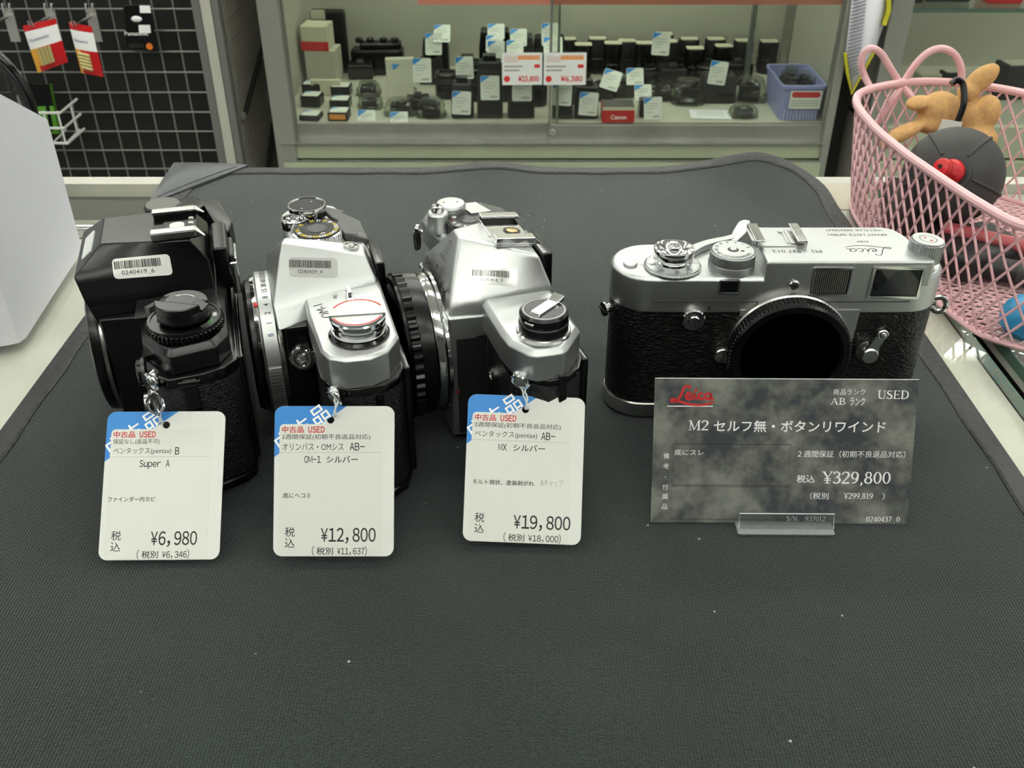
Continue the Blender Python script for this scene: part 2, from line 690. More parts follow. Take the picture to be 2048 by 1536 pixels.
for nm, c, sz in (('back_panel', (650, 638, 0), (796, 8)), ('side_panel', (256, 290, 0), (6, 660))):
    b = B()
    b.box((c[0], c[1], (TOPZ - 12 + FLOOR_Z) / 2), (sz[0], sz[1], TOPZ - 12 - FLOOR_Z))
    obj(nm, b, carc, t)

# ================================================================== black mat
MX0, MX1, MY0, MY1 = -222.0, 208.0, 40.0, 648.0
def mat_z(x, y):
    f = max(0.0, (y - 545) / 103.0) ** 2
    z = f * (4.5 * math.exp(-((x + 15) / 26) ** 2) + 11.5 * math.exp(-((x - 172) / 42) ** 2) + 1.0)
    g = max(0.0, min(1.0, (250 - y) / 60))
    return z + 0.25 * math.sin(x / 23 + 1) * g
def mat_xr(y):
    r = 46
    return MX1 if y < MY1 - r else MX1 - r + math.sqrt(max(0, r * r - (y - MY1 + r) ** 2))
def mat_xl(y):
    r = 14
    return MX0 if y < MY1 - r else MX0 + r - math.sqrt(max(0, r * r - (y - MY1 + r) ** 2))
def mat_material():
    m = mat('knit_mat', '#1b201f', 0.92, spec=0.18)
    nt = m.node_tree
    bs = nt.nodes['Principled BSDF']
    bs.inputs['Sheen Weight'].default_value = 0.35
    bs.inputs['Sheen Roughness'].default_value = 0.5
    L = nt.links.new
    tc = nt.nodes.new('ShaderNodeTexCoord')
    w = nt.nodes.new('ShaderNodeTexWave')
    w.bands_direction = 'X'
    w.inputs['Scale'].default_value = 2 * PI / 20 / 0.0011
    w.inputs['Distortion'].default_value = 1.2
    w.inputs['Detail'].default_value = 2
    w.inputs['Detail Scale'].default_value = 0.7
    n = nt.nodes.new('ShaderNodeTexNoise')
    n.inputs['Scale'].default_value = 1500
    n.inputs['Detail'].default_value = 2
    n3 = nt.nodes.new('ShaderNodeTexNoise')
    n3.inputs['Scale'].default_value = 14
    n3.inputs['Detail'].default_value = 3
    add = nt.nodes.new('ShaderNodeMath')
    add.operation = 'MULTIPLY_ADD'
    add.inputs[1].default_value = 2.6
    bp = nt.nodes.new('ShaderNodeBump')
    bp.inputs['Strength'].default_value = 0.5
    bp.inputs['Distance'].default_value = 0.00028
    r = nt.nodes.new('ShaderNodeValToRGB')
    r.color_ramp.elements[0].position, r.color_ramp.elements[0].color = 0.34, lin('#0f1514')
    r.color_ramp.elements[1].position, r.color_ramp.elements[1].color = 0.68, lin('#29322f')
    mixn = nt.nodes.new('ShaderNodeMath')
    mixn.operation = 'MULTIPLY_ADD'
    mixn.inputs[1].default_value = 0.75
    sub = nt.nodes.new('ShaderNodeMath')
    sub.operation = 'MULTIPLY'
    sub.inputs[1].default_value = 0.25
    # pale lint specks
    v = nt.nodes.new('ShaderNodeTexVoronoi')
    v.inputs['Scale'].default_value = 95
    lt = nt.nodes.new('ShaderNodeMath')
    lt.operation = 'LESS_THAN'
    lt.inputs[1].default_value = 0.046
    sep = nt.nodes.new('ShaderNodeSeparateColor')
    gt = nt.nodes.new('ShaderNodeMath')
    gt.operation = 'GREATER_THAN'
    gt.inputs[1].default_value = 0.6
    mul = nt.nodes.new('ShaderNodeMath')
    mul.operation = 'MULTIPLY'
    mx = nt.nodes.new('ShaderNodeMixRGB')
    mx.inputs[2].default_value = lin('#9fa5a2')
    for q in (w, n, n3, v):
        L(tc.outputs['Object'], q.inputs['Vector'])
    L(n.outputs[0], add.inputs[0])
    L(w.outputs[1], add.inputs[2])
    L(add.outputs[0], bp.inputs['Height'])
    L(bp.outputs[0], bs.inputs['Normal'])
    L(n.outputs[0], mixn.inputs[0])
    L(n3.outputs[0], sub.inputs[0])
    L(sub.outputs[0], mixn.inputs[2])
    L(mixn.outputs[0], r.inputs[0])
    L(v.outputs['Distance'], lt.inputs[0])
    L(v.outputs['Color'], sep.inputs[0])
    L(sep.outputs[0], gt.inputs[0])
    L(lt.outputs[0], mul.inputs[0])
    L(gt.outputs[0], mul.inputs[1])
    L(mul.outputs[0], mx.inputs[0])
    L(r.outputs[0], mx.inputs[1])
    L(mx.outputs[0], bs.inputs['Base Color'])
    return m

mt = thing('counter_mat', 'large black ribbed cloth mat spread on the glass counter under the cameras', 'mat', (0, 0, 0))
b = B()
NX, NY = 96, 150
V = []
for j in range(NY + 1):
    y = MY0 + (MY1 - MY0) * j / NY
    xl, xr = mat_xl(y), mat_xr(y)
    for i in range(NX + 1):
        x = xl + (xr - xl) * i / NX
        V.append((x, y, mat_z(x, y)))
b.add(V, [(j * (NX + 1) + i, j * (NX + 1) + i + 1, (j + 1) * (NX + 1) + i + 1, (j + 1) * (NX + 1) + i) for j in range(NY) for i in range(NX)])
cl = obj('cloth', b, mat_material(), mt)
md = cl.modifiers.new('thick', 'SOLIDIFY')
md.thickness = 2.8 * S
md.offset = -1
# stitched binding round the edge
path = [(MX0, y) for y in range(int(MY0), 634, 8)]
for i in range(9):
    a = PI - PI / 2 * i / 8
    path.append((MX0 + 14 + 14 * math.cos(a), MY1 - 14 + 14 * math.sin(a)))
path += [(x, MY1) for x in range(-200, 160, 6)]
for i in range(15):
    a = PI / 2 - PI / 2 * i / 14
    path.append((MX1 - 46 + 46 * math.cos(a), MY1 - 46 + 46 * math.sin(a)))
path += [(MX1, y) for y in range(598, int(MY0) - 1, -8)]
rings = []
for i, p in enumerate(path):
    a, c = Vector(path[max(0, i - 1)]), Vector(path[min(len(path) - 1, i + 1)])
    tdir = (c - a).normalized()
    nin = Vector((tdir.y, -tdir.x))                                # inwards
    p = Vector(p)
    wv = 0.5 * math.sin(i * 0.9)
    ring = []
    for d, h in ((-1.3, -2.6), (-1.6, 0.0), (-0.6, 1.3), (7.4 + wv, 1.3), (8.4 + wv, 0.5), (8.4 + wv, -0.6), (2, -2.6)):
        q = p + nin * d
        qq = (min(max(q.x, MX0), MX1), min(q.y, MY1))
        ring.append((q.x, q.y, mat_z(*qq) + h))
    rings.append(ring)
b = B()
b.loft(rings)
bm_ = mat('binding_tape', '#2b2b2c', 0.55, noise=0.15, nscale=200)
nt = bm_.node_tree
tc = nt.nodes.new('ShaderNodeTexCoord'); vv = nt.nodes.new('ShaderNodeTexVoronoi'); vv.inputs['Scale'].default_value = 330
bp = nt.nodes.new('ShaderNodeBump'); bp.inputs['Strength'].default_value = 0.6; bp.inputs['Distance'].default_value = 0.0006
nt.links.new(tc.outputs['Object'], vv.inputs['Vector']); nt.links.new(vv.outputs[0], bp.inputs['Height'])
nt.links.new(bp.outputs[0], nt.nodes['Principled BSDF'].inputs['Normal'])
obj('binding', b, bm_, mt, label='charcoal stitched edge binding')
# vinyl corner patch
A_, Bq, Cq = Vector((-234, 586, 1.6)), Vector((-236, 652, 4.0)), Vector((-184, 651.5, 2.6))
N = 14
def tri_pt(i, j, lift):
    a, c = i / N, j / N
    p = A_ * (1 - a - c) + Bq * a + Cq * c
    d = 27 * a * c * (1 - a - c)
    corner = a ** 3
    p.z += lift + 3.0 * d + 3 * a * (1 - a)
    p.x -= 0 * corner
    return tuple(p)
b = B()
idx, V = {}, []
for lift in (0.6, -1.0):
    for i in range(N + 1):
        for j in range(N + 1 - i):
            idx[(lift, i, j)] = len(V)
            V.append(tri_pt(i, j, lift))
Fs = []
for lift in (0.6, -1.0):
    for i in range(N):
        for j in range(N - i):
            f = (idx[(lift, i, j)], idx[(lift, i, j + 1)], idx[(lift, i + 1, j)])
            Fs.append(f if lift > 0 else f[::-1])
            if j < N - i - 1:
                f = (idx[(lift, i + 1, j)], idx[(lift, i, j + 1)], idx[(lift, i + 1, j + 1)])
                Fs.append(f if lift > 0 else f[::-1])
edge = [(0, j) for j in range(N)] + [(k, N - k) for k in range(N)] + [(N - k, 0) for k in range(N)]
for k in range(len(edge)):
    e1, e2 = edge[k], edge[(k + 1) % len(edge)]
    Fs.append((idx[(-1.0,) + e1], idx[(-1.0,) + e2], idx[(0.6,) + e2], idx[(0.6,) + e1]))
b.add(V, Fs)
cp = obj('corner_patch', b, M['vinyl_grey'], mt, label='grey vinyl corner patch')
b = B()
st = [Vector(tri_pt(0.6 + (N - 1.8) * 0 + 0.4, j, 0.75)) for j in range(1, N - 1)]
b.tube([tuple(p) for p in st], 0.35, 0, 5)
obj('stitching', b, mat('grey_thread', '#66686a', 0.7), cp)
from mathutils.bvhtree import BVHTree
# ================================================================== the three reflex cameras on their sides to us
def barcode(b, w, h, M_, code, seed, ink, bars_x=(0.06, 0.82), txt=(0.18, 0.68)):
    """barcode and number on a sticker w x h whose lower left corner is the frame origin"""
    rnd = random.Random(seed)
    x, x1 = w * bars_x[0], w * bars_x[1]
    while x < x1:
        bw = rnd.choice((0.22, 0.24, 0.36, 0.5)) * w / 21
        b.rect(x, h * 0.47, min(x + bw, x1), h * 0.86, 0.03, ink, M_)
        x += bw + rnd.choice((0.13, 0.14, 0.2, 0.28)) * w / 21
    b.text(code, w * txt[0], w * txt[1], h * 0.14, h * 0.38, 0.03, ink, M_)

def sticker(parent, skin, o, ex, ey, w, h, code, seed, m_paper, **k):
    tree = BVHTree.FromPolygons([Vector(v) for v in skin.V], skin.F)
    ex, ey = Vector(ex).normalized(), Vector(ey)
    ey = (ey - ex * ey.dot(ex)).normalized()
    nrm = ex.cross(ey)
    o = Vector(o)
    b = B()
    # rounded paper, gridded so it can follow the metal
    NX_, NY_ = 14, 8
    r = h * 0.18
    V = []
    for j in range(NY_ + 1):
        y = h * (0.5 - 0.5 * math.cos(PI * j / NY_))
        dy = max(0.0, r - y, y - (h - r))
        cut = r - math.sqrt(max(0.0, r * r - dy * dy))
        for i in range(NX_ + 1):
            V.append((cut + (w - 2 * cut) * i / NX_, y, 0.12))
    k_ = NX_ + 1
    b.add(V, [(j * k_ + i, j * k_ + i + 1, (j + 1) * k_ + i + 1, (j + 1) * k_ + i) for j in range(NY_) for i in range(NX_)])
    b.V = [tuple((tree.ray_cast(o + ex * v[0] + ey * v[1] + nrm * 30, -nrm)[0] or (o + ex * v[0] + ey * v[1])) + nrm * v[2]) for v in b.V]
    paper = BVHTree.FromPolygons([Vector(v) for v in b.V], b.F)
    n0 = len(b.V)
    barcode(b, w, h, I4, code, seed, 1, **k)
    for i in range(n0, len(b.V)):
        p = o + ex * b.V[i][0] + ey * b.V[i][1]
        b.V[i] = tuple((paper.ray_cast(p + nrm * 30, -nrm)[0] or p) + nrm * 0.06)
    return obj('barcode_sticker', b, [m_paper, M['dark_ink']], parent)

def ring_text(b, s, phi, r, y, zc, h, mi, yc=0.0, sx=0.8):
    """lettering on a drum about the lens axis; phi in degrees towards the near end"""
    a = math.radians(phi)
    F_ = FR((-math.sin(a) * r, y, zc + math.cos(a) * r), (math.cos(a), 0, math.sin(a)), (0, 1, 0))
    b.texth(s, 0, -h / 2, h, 0.04, mi, F_, 0.01, sx)

YAX = lambda x, y, z: Matrix.Translation((x, y, z)) @ Matrix.Rotation(-PI / 2, 4, 'X')    # local z -> +y

def lug_ring(parent, p, r=3.0, tilt=(0.6, 0.2, 0.3), stud=(0.5, 0.9, 0)):
    b = B()
    d = Vector(stud).normalized()
    b.lathe([(2.6, -3), (2.6, 0.6), (2.1, 1.4), (0.01, 1.5)], 0, AX((-1, 0.25, 0), p), 20)
    o = obj('strap_lug', b, M['chrome'], parent)
    b = B()
    R = Matrix.Translation(Vector(p) + Vector((-1.6, 0.4, 0))) @ Matrix.Rotation(tilt[0], 4, 'X') @ Matrix.Rotation(tilt[1], 4, 'Y') @ Matrix.Rotation(tilt[2], 4, 'Z')
    b.tube([(r * math.cos(2 * PI * i / 24), r * math.sin(2 * PI * i / 24), 0) for i in range(24)], 0.85, 0, 8, True, R)
    obj('ring', b, M['chrome'], o)
    return o

def rim_dial_text(b, labels, c, r, z, h, mi_of, a0, da, inward=False, sx=0.75):
    for i, s in enumerate(labels):
        a = math.radians(a0 + da * i)
        d = Vector((math.cos(a), math.sin(a), 0))
        up = -d if inward else d
        ex = Vector((up.y, -up.x, 0))
        F_ = FR((c[0] + d.x * r, c[1] + d.y * r, z), ex, up)
        b.texth(s, 0, -h / 2, h, 0.03, mi_of(i), F_, 0.012, sx)

# ------------------------------------------------------------------ silver camera with the numbered lens ring
def build_silver_ring_camera():
    t = thing('film_camera', 'silver film camera with numbered silver lens ring and red-lined knob, second from left',
              'camera', (-75, 361.5, 0.5), math.radians(105.5))
    body = [(-58, -19), (60, -19), (68, -14), (72, -6), (72, 3), (66, 10.5), (58, 12), (-58, 12), (-65, 9), (-69.5, 1), (-69, -10), (-65, -16)]
    b = B()
    b.prism(body, 4, 54.5)
    obj('body', b, M['leather_fine'], t, bevel=1.2)
    b = B()
    b.prism(offset_poly(ccw(body), -0.5), 0, 4.2, 0, None, 0.6, 0.6)
    obj('bottom_plate', b, M['black_satin'], t)
    b = B()                                                        # back door standing proud, with its edge frame
    b.box((0, -20.2, 29), (118, 3, 49))
    b.prism(offset_poly(ccw(body), -0.4), 50.5, 54.3)
    o = obj('back_door', b, M['black_gloss'], t, bevel=0.8)
    b = B()
    b.tube([(-69.6, -8, 50), (-69.8, -8, 34)], 1.5, 0, 10)
    obj('hinge', b, M['black_gloss'], o)
    # top plate
    sh = [(-22, -18.5), (-57, -18.5), (-66, -13), (-69.5, -6), (-69, 3), (-65.5, 8.5), (-60, 11), (-33, 12.8), (-20, 13), (20, 13), (50, 15.5),
          (66, 16), (73, 11), (73.5, -5), (70, -10), (58, -14), (44, -18.5)]
    b = B()
    b.prism(sh, 54.3, 67, 0, None, 1.3)
    obj('top_plate', b, M['satin_chrome'], t, bevel=0.4)
    # prism hump
    b = B()
    b.hump([[(32, 24.5, 59), (-29, 24.5, 59), (-24, 12, 59), (-16, -17, 59), (20, -17, 59), (32, 12, 59)],
            [(25.5, 25, 67), (-21.5, 25, 67), (-19.5, 12, 67), (-13.0, -17, 68.5), (17, -17, 68.5), (24, 12, 67)],
            [(5.0, 16.5, 83), (0.8, 18.2, 83), (-1.4, 4, 80), (-5.4, -14, 76), (4.5, -15, 76), (5.2, 3, 80)]])
    skin = b
    obj('prism_housing', b, M['satin_chrome'], t, bevel=0.9, seg=3)
    b = B()
    b.box((2, -19.5, 66), (22, 4, 15))
    b.box((2, -21.2, 66), (16, 1.6, 10))
    obj('eyepiece', b, M['black_gloss'], t, bevel=1.2)
    b = B()
    b.lathe([(3.4, 0), (3.4, 1.1), (2.6, 1.1), (2.4, 0.4), (0.01, 0.4)], 0, Matrix.Translation((1.2, -9.4, 76.9)) @ Matrix.Rotation(0.2, 4, 'X'), 24)
    b.lathe([(1.3, 0.3), (1.3, 1.0), (0.01, 1.0)], 0, Matrix.Translation((1.2, -9.4, 76.9)) @ Matrix.Rotation(0.2, 4, 'X'), 16)
    obj('shoe_contact', b, M['chrome'], t)
    # black throat block below the hump
    b = B()
    b.box((1, 17.5, 33), (57, 12, 54))
    obj('mirror_box', b, M['black_gloss'], t, bevel=2.0)
    # lens mount with shutter speed ring
    b = B()
    mz = 37
    b.lathe([(26, 23), (29.3, 23.2), (29.6, 24.8), (26, 24.8)], 0, YAX(1.5, 0, mz) , 72)
    ring_text(b, 'FP', 61, 29.0, 22.6, mz, 2.2, 1)
    o = obj('lens_mount', b, [M['steel'], M['dark_ink']], t)
    b = B()
    b.lathe([(26, 24.9), (30.2, 24.9), (30.6, 25.3), (30.6, 30.6), (30.2, 31), (26, 31)], 0, YAX(1.5, 0, mz), 90)
    for a in list(range(80, 128, 3)) + list(range(230, 282, 3)):
        ra = math.radians(a)
        F_ = FR((1.5 - math.sin(ra) * 30.6, 28, mz + math.cos(ra) * 30.6), (math.cos(ra), 0, math.sin(ra)), (0, 1, 0))
        b.box((0, 0, 0.5), (0.95, 5.2, 1.0), 0, F_)
    for s, ph in (('1000', -25), ('500', -17), ('250', -9), ('125', -2), ('60', 4), ('30', 10), ('15', 16), ('8', 23), ('4', 30), ('2', 37), ('1', 45), ('B', 54)):
        a = math.radians(ph)
        F_ = FR((1.5 - math.sin(a) * 30.62, 27.7, mz + math.cos(a) * 30.62), (math.cos(a), 0, math.sin(a)), (0, 1, 0))
        b.texth(s, 0, -1.1, 2.2, 0.05, 2 if s == 'B' else 1, F_, 0.012, 0.8)
    obj('shutter_speed_ring', b, [M['satin_chrome'], M['dark_ink'], M['blue_ink']], o)
    b = B()
    b.lathe([(26, 31), (29.6, 31), (29.9, 31.6), (29.2, 33), (27.4, 33.6), (26, 33.6)], 0, YAX(1.5, 0, mz), 90)
    a = math.radians(28)
    F_ = FR((1.5 - math.sin(a) * 29.95, 31.4, mz + math.cos(a) * 29.95), (math.cos(a), 0, math.sin(a)), (0, 1, 0))
    b.box((0, 0.3, 0.1), (1.6, 1.6, 0.4), 1, F_)
    obj('bayonet_flange', b, [M['chrome'], M['red_ink']], o)
    b = B()
    b.lathe([(27.6, 32), (27.8, 35), (26.5, 36.5), (0.01, 36.5)], 0, YAX(1.5, 0, mz), 72)
    obj('body_cap', b, M['black_cap'], t)
    # flash socket with switch
    b = B()
    P_ = AX((-0.9, 0.35, 0.25), (-28.6, 16.6, 46))
    b.lathe([(4.8, 0), (4.8, 1.6), (4.0, 2.4), (3.2, 2.4), (3.0, 1.2), (0.01, 1.2)], 0, P_, 32)
    b.gear(5.4, 0, 1.2, 30, 0.4, 0, P_)
    b.lathe([(1.9, 1.0), (1.9, 2.6), (1.2, 2.6), (1.2, 1.4), (0.01, 1.4)], 0, P_, 20)
    b.lathe([(0.5, 1.2), (0.5, 2.3), (0.01, 2.3)], 0, P_, 10)
    b.box((-29.2, 15.6, 51.6), (2.4, 3.6, 2.6), 0, None, 0.1)
    obj('flash_socket', b, M['chrome'], t, bevel=0.15)
    lug_ring(t, (-66.8, 8.2, 51.8), 3.5, (1.2, 0.5, 0.2))
    # rewind knob with folded crank
    kx, ky = -52.0, -4.4
    K = Matrix.Translation((kx, ky, 0))
    b = B()
    b.lathe([(11.2, 66.8), (11.4, 67.6), (10.6, 68.6), (0.01, 68.6)], 0, K, 48)
    o = obj('rewind_knob', b, M['black_gloss'], t)
    b = B()
    b.lathe([(9.6, 68.5), (10.1, 69), (10.1, 70), (9.4, 70.3), (9.4, 70.8), (10.1, 71.1), (10.1, 72.2), (9.4, 72.5), (9.4, 73), (10.2, 73.3),
             (10.3, 74.6), (9.9, 75.2), (0.01, 75.2)], 0, K, 56)
    obj('threaded_drum', b, M['chrome'], o)
    b = B()
    rz = Matrix.Rotation(math.radians(-8), 4, 'Z')
    F_ = K @ rz
    arc = [(9.9 * math.cos(math.radians(a)), 9.9 * math.sin(math.radians(a))) for a in range(-90, 91, 8)]
    lower = [(x, y) for x, y in arc if x > 2.6] 
    half = [(2.6, -9.4)] + lower + [(2.6, 9.4)]
    b.prism(half, 75.2, 76.2, 0, F_, 0.2)
    b.prism([(-x, -y) for x, y in half], 75.2, 76.2, 0, F_, 0.2)
    b.box((0, 0, 75.9), (4.9, 20.4, 1.5), 0, F_)
    obj('crank', b, M['satin_chrome'], o, bevel=0.15)
    b = B()
    for sgn in (1, -1):
        ar = [(9.45 * math.cos(math.radians(a)) * sgn, 9.45 * math.sin(math.radians(a)) * sgn) for a in range(-66, 67, 6)]
        b.stroke(ar, 0.75, 76.24, 0, F_)
    obj('red_line', b, M['red_ink'], o)
    # power switch
    b = B()
    b.prism([(-42, -2.3), (-42, -6.5), (-30, -6.1), (-21.5, -5.6), (-21.5, -3.4), (-30, -2.7)], 67, 70.4, 0, None, 0.4)
    b.box((-24.5, -4.5, 71.0), (6.5, 1.6, 1.6))
    obj('power_switch', b, M['chrome'], t, bevel=0.2)
    b = B()
    F_ = FR((-36.6, 4.2, 67.03), (0.97, 0.23, 0), (-0.23, 0.97, 0))
    b.text('OM-1', 0, 11.5, -0.6, 3.2, 0.05, 0, F_, 0.0)
    F_ = FR((-26.6, -0.2, 67.03), (-0.1, -1, 0), (1, -0.1, 0))
    b.texth('ON', 0, -1, 1.7, 0.05, 0, FR((-20.8, 0.6, 67.03), (-1, 0, 0), (0, -1, 0)), 0.0, 0.9)
    obj('lettering', b, M['engraved'], t)
    # far end: advance lever, shutter button, dial
    K = Matrix.Translation((56.0, 3.6, 0))
    b = B()
    b.hull([(62, -2, z) for z in (69, 71.5)] + [(47, -6, z) for z in (69, 71.5)] + [(42, -9, z) for z in (68, 71)] + [(54, -13, z) for z in (68, 71)])
    b.hull([(52, -11.5, z) for z in (67.6, 71)] + [(43, -8, z) for z in (67.6, 71)] + [(30, -9.5, z) for z in (67.6, 70.5)] + [(28, -15, z) for z in (66, 70)] +
           [(30, -20, z) for z in (60, 66)] + [(50, -19, z) for z in (62, 67)])
    b.hull([(34, -12, z) for z in (66, 70)] + [(28, -13, z) for z in (64, 70)] + [(26, -20, z) for z in (60, 68)] + [(33, -20, z) for z in (60, 68)])
    o = obj('advance_lever', b, M['graphite'], t, bevel=0.8)
    b = B()
    b.lathe([(8.2, 67), (8.2, 72.6), (8.7, 73), (8.7, 74.6), (8.5, 75), (8.0, 75), (7.7, 74.3), (0.01, 74.3)], 0, K, 48)
    obj('hub_rim', b, M['chrome'], o)
    b = B()
    b.lathe([(7.7, 74.3), (7.5, 74.5), (0.01, 74.5)], 0, K, 40)
    for sx in (-1, 1):
        b.lathe([(0.45, 74.5), (0.4, 74.56), (0.01, 74.56)], 1, Matrix.Translation((56.0 + sx * 3.4, 3.6 - sx * 2.5, 0)), 10)
    obj('hub_inlay', b, [M['black_matte'], M['steel']], o)
    b = B()
    K = Matrix.Translation((50.4, 10.4, 0))
    b.lathe([(5.8, 67), (5.8, 70.6), (5.4, 71.2), (4.8, 71.2), (4.5, 70.2), (3.2, 70.2), (3.0, 71.8), (2.4, 72.2), (1.6, 71.8), (0.01, 71.4)], 0, K, 36)
    obj('shutter_button', b, M['chrome'], t)
    b = B()
    K = Matrix.Translation((36.6, 1.4, 0))
    b.gear(11.2, 66.5, 70.8, 40, 0.7, 0, K, 0.5)
    o = obj('speed_dial', b, M['chrome'], t)
    b = B()
    b.lathe([(10.3, 70.7), (10.2, 71.1), (0.01, 71.1)], 0, K, 44)
    b.lathe([(4.3, 71.1), (4.2, 71.3), (0.01, 71.3)], 3, K, 30)
    lab = ['25', '·', '50', '·', '100', '80', '200', '125', '400', '320', '800', '640', '1600', '1250', '64', '40', '32', '12']
    rim_dial_text(b, lab, (36.6, 1.4), 8.4, 71.12, 1.9, lambda i: 2 if i % 2 == 0 else 1, 10, 20, True, 0.8)
    rim_dial_text(b, ['ASA'], (36.6, 1.4), 5.8, 71.12, 1.3, lambda i: 1, 200, 30, True)
    obj('dial_face', b, [M['black_satin'], M['white_ink'], M['yellow_ink'], M['graphite']], o)
    # far strap lug
    lug = B()
    lug.tube([(72 + 3 * math.cos(a), 9, 50 + 3 * math.sin(a)) for a in [2 * PI * i / 16 for i in range(16)]], 0.7, 0, 6, True)
    obj('strap_lug', lug, M['chrome'], t)
    sticker(t, skin, (-11.7, 17.1, 73.7), (-1.2, -18.9, -2.3), (7.1, -1.5, 5.1), 19.1, 8.6, '0240439_4', 3, M['clear_sticker'], bars_x=(0.0, 0.87))
    return t

# ------------------------------------------------------------------ silver camera with the black body cap
def build_silver_cap_camera():
    t = thing('film_camera', 'silver film camera with ribbed black body cap and hot shoe, third from left',
              'camera', (-7, 366, 0.5), math.radians(107.5))
    body = [(-57, -17.5), (58, -17.5), (67, -12), (71, -5), (71, 4), (66, 10), (58, 11.5), (-58, 11.5), (-65, 7), (-69, 0), (-69, -6), (-64, -13.5)]
    b = B()
    b.prism(body, 4, 54.5)
    obj('body', b, M['leather_fine'], t, bevel=1.2)
    b = B()
    b.prism(offset_poly(ccw(body), -0.4), 0, 4.2, 0, None, 0.6, 0.6)
    obj('bottom_plate', b, M['black_satin'], t)
    b = B()
    b.box((0, -18.6, 29), (116, 3, 49))
    b.prism(offset_poly(ccw(body), -0.3), 50.8, 54.3)
    o = obj('back_door', b, M['black_gloss'], t, bevel=0.8)
    b = B()
    b.box((-69.4, -5.2, 45), (2.0, 3.2, 22))
    obj('hinge', b, M['black_gloss'], o, bevel=0.4)
    sh = [(-24, -17), (-56, -16.8), (-67.5, -7.5), (-69, -4.5), (-68.8, 4.5), (-67, 7), (-58, 12.2), (-50, 13), (-30, 13.2), (30, 13.2), (45, 16.5), (61, 17.4),
          (72.5, 11), (72, 2), (65.5, -12), (58, -12.5), (40, -17)]
    b = B()
    b.prism(sh, 54.3, 67, 0, None, 2.2)
    b.stroke([(-67.0, 6.2), (-58.6, 11.0)], 0.01, 0)
    obj('top_plate', b, M['satin_chrome'], t, bevel=0.5)
    b = B()
    b.hump([[(26, 27, 58), (-25.5, 27, 58), (-27, 14, 58), (-25.5, -16.5, 58), (26, -16.5, 58), (27, 14, 58)],
            [(23, 25.4, 66), (-22.5, 25.4, 66), (-25, 14, 67), (-25, -16.5, 68), (25, -16.5, 68), (26, 14, 67)],
            [(15.8, 22.4, 73), (-15.6, 22.2, 73), (-19.0, 9.5, 73.6), (-23.3, -14.6, 73.4), (22.9, -14.6, 73.4), (20.1, 9.5, 73.6)],
            [(5, 16, 85), (-3, 16, 85), (-10.5, 3, 83), (-21, -12, 81), (20, -12, 81), (12, 3, 83)]])
    skin = b
    obj('prism_housing', b, M['satin_chrome'], t, bevel=1.3, seg=3)
    b = B()
    b.box((0, -18.5, 69), (25, 5, 16))
    b.box((0, -20.8, 69), (17, 2, 11))
    obj('eyepiece', b, M['black_gloss'], t, bevel=1.2)
    # front casting around the mount
    b = B()
    b.prism([(-27.5, 10), (27.5, 10), (26, 27.2), (-26, 27.2)], 4, 61.5)
    obj('mirror_box', b, M['satin_chrome'], t, bevel=1.2)
    b = B()
    b.prism([(-28.2, 12.0), (-26.0, 12.0), (-24.9, 24.2), (-27.1, 24.2)], 6, 52)
    b.box((-27.4, 14, 57.0 - 20), (1.0, 4, 30))
    obj('side_panel', b, M['black_matte'], t)
    # engraved maker's name and crest on the front
    b = B()
    F_ = FR((0, 25.45, 66.6), (-1, 0, 0), (0, -4 / 13.6, 1))
    b.text('PENTAX', -15.5, 15.5, -2.6, 2.6, 0.7, 0, F_, 0.02)
    b.rect(-1.3, 4.2, 1.3, 5.8, 0.7, 0, F_)
    F2 = FR((1, 20.6, 76.2), (-1, 0, 0), (0, -7, 12))
    b.stroke([(-2.2, 0.6), (2.2, 0.6), (1.6, 4.8), (0, 6.0), (-1.6, 4.8)], 0.35, 0.75, 0, F2, True)
    b.stroke([(-1.0, 1.4), (1.0, 1.4), (0.0, 4.4)], 0.3, 0.75, 0, F2, True)
    b.text('ASAHI', -3.6, 3.6, -2.4, -0.8, 0.75, 0, F2, 0.0)
    obj('lettering', b, M['engraved'], t)
    # mount and cap
    mz = 37.0
    b = B()
    b.lathe([(24, 27), (31.0, 27), (31.2, 28.4), (29.6, 29.0), (29.4, 31.6), (28.6, 32.6), (24, 32.6)], 0, YAX(0, 0, mz), 80)
    obj('lens_mount', b, M['chrome'], t)
    b = B()
    P_ = YAX(0, 0, mz)
    b.lathe([(27.5, 32.6), (29.8, 32.8), (30.2, 35.0), (30.2, 38.6), (27, 38.6)], 0, P_, 80)
    b.gear(31.0, 38.2, 42.6, 44, 1.0, 0, P_, 0.5)
    b.lathe([(30.0, 42.5), (29.4, 43.6), (27.4, 44.0), (26.6, 43.2), (0.01, 43.2)], 0, P_, 80)
    obj('body_cap', b, M['black_cap'], t)
    # sync markings low on the casting
    b = B()
    F_ = FR((-27.3, 24.6, 26), (0, -0.2, -1), (0, 1, -0.1))
    for k, (dx, dy) in enumerate(((0, 0), (1.5, 0), (0, -1.6), (1.5, -1.6))):
        b.rect(dx - 0.5, dy - 0.25, dx + 0.5, dy + 0.25, 0.25, 0, FR((-27.3, 23.2, 33), (1, 0, 0), (0, 0.2, 1)))
    b.texth('X', 0, 0, 2.4, 0.5, 1, FR((-27.6, 24.6, 26), (0.2, 1, 0), (0, 0, 1)), 0.0)
    obj('sync_marks', b, [M['white_ink'], M['red_ink']], t)
    b = B()
    b.lathe([(3.2, 0), (3.2, 2.0), (2.4, 2.6), (1.8, 2.6), (1.6, 1.2), (0.01, 1.2)], 0, YAX(-38, 11, 40), 24)
    obj('flash_socket', b, M['steel'], t)
    lug_ring(t, (-64.0, 9.8, 53.5), 3.2, (1.1, 0.7, 0.2))
    # hot shoe on the hump
    b = B()
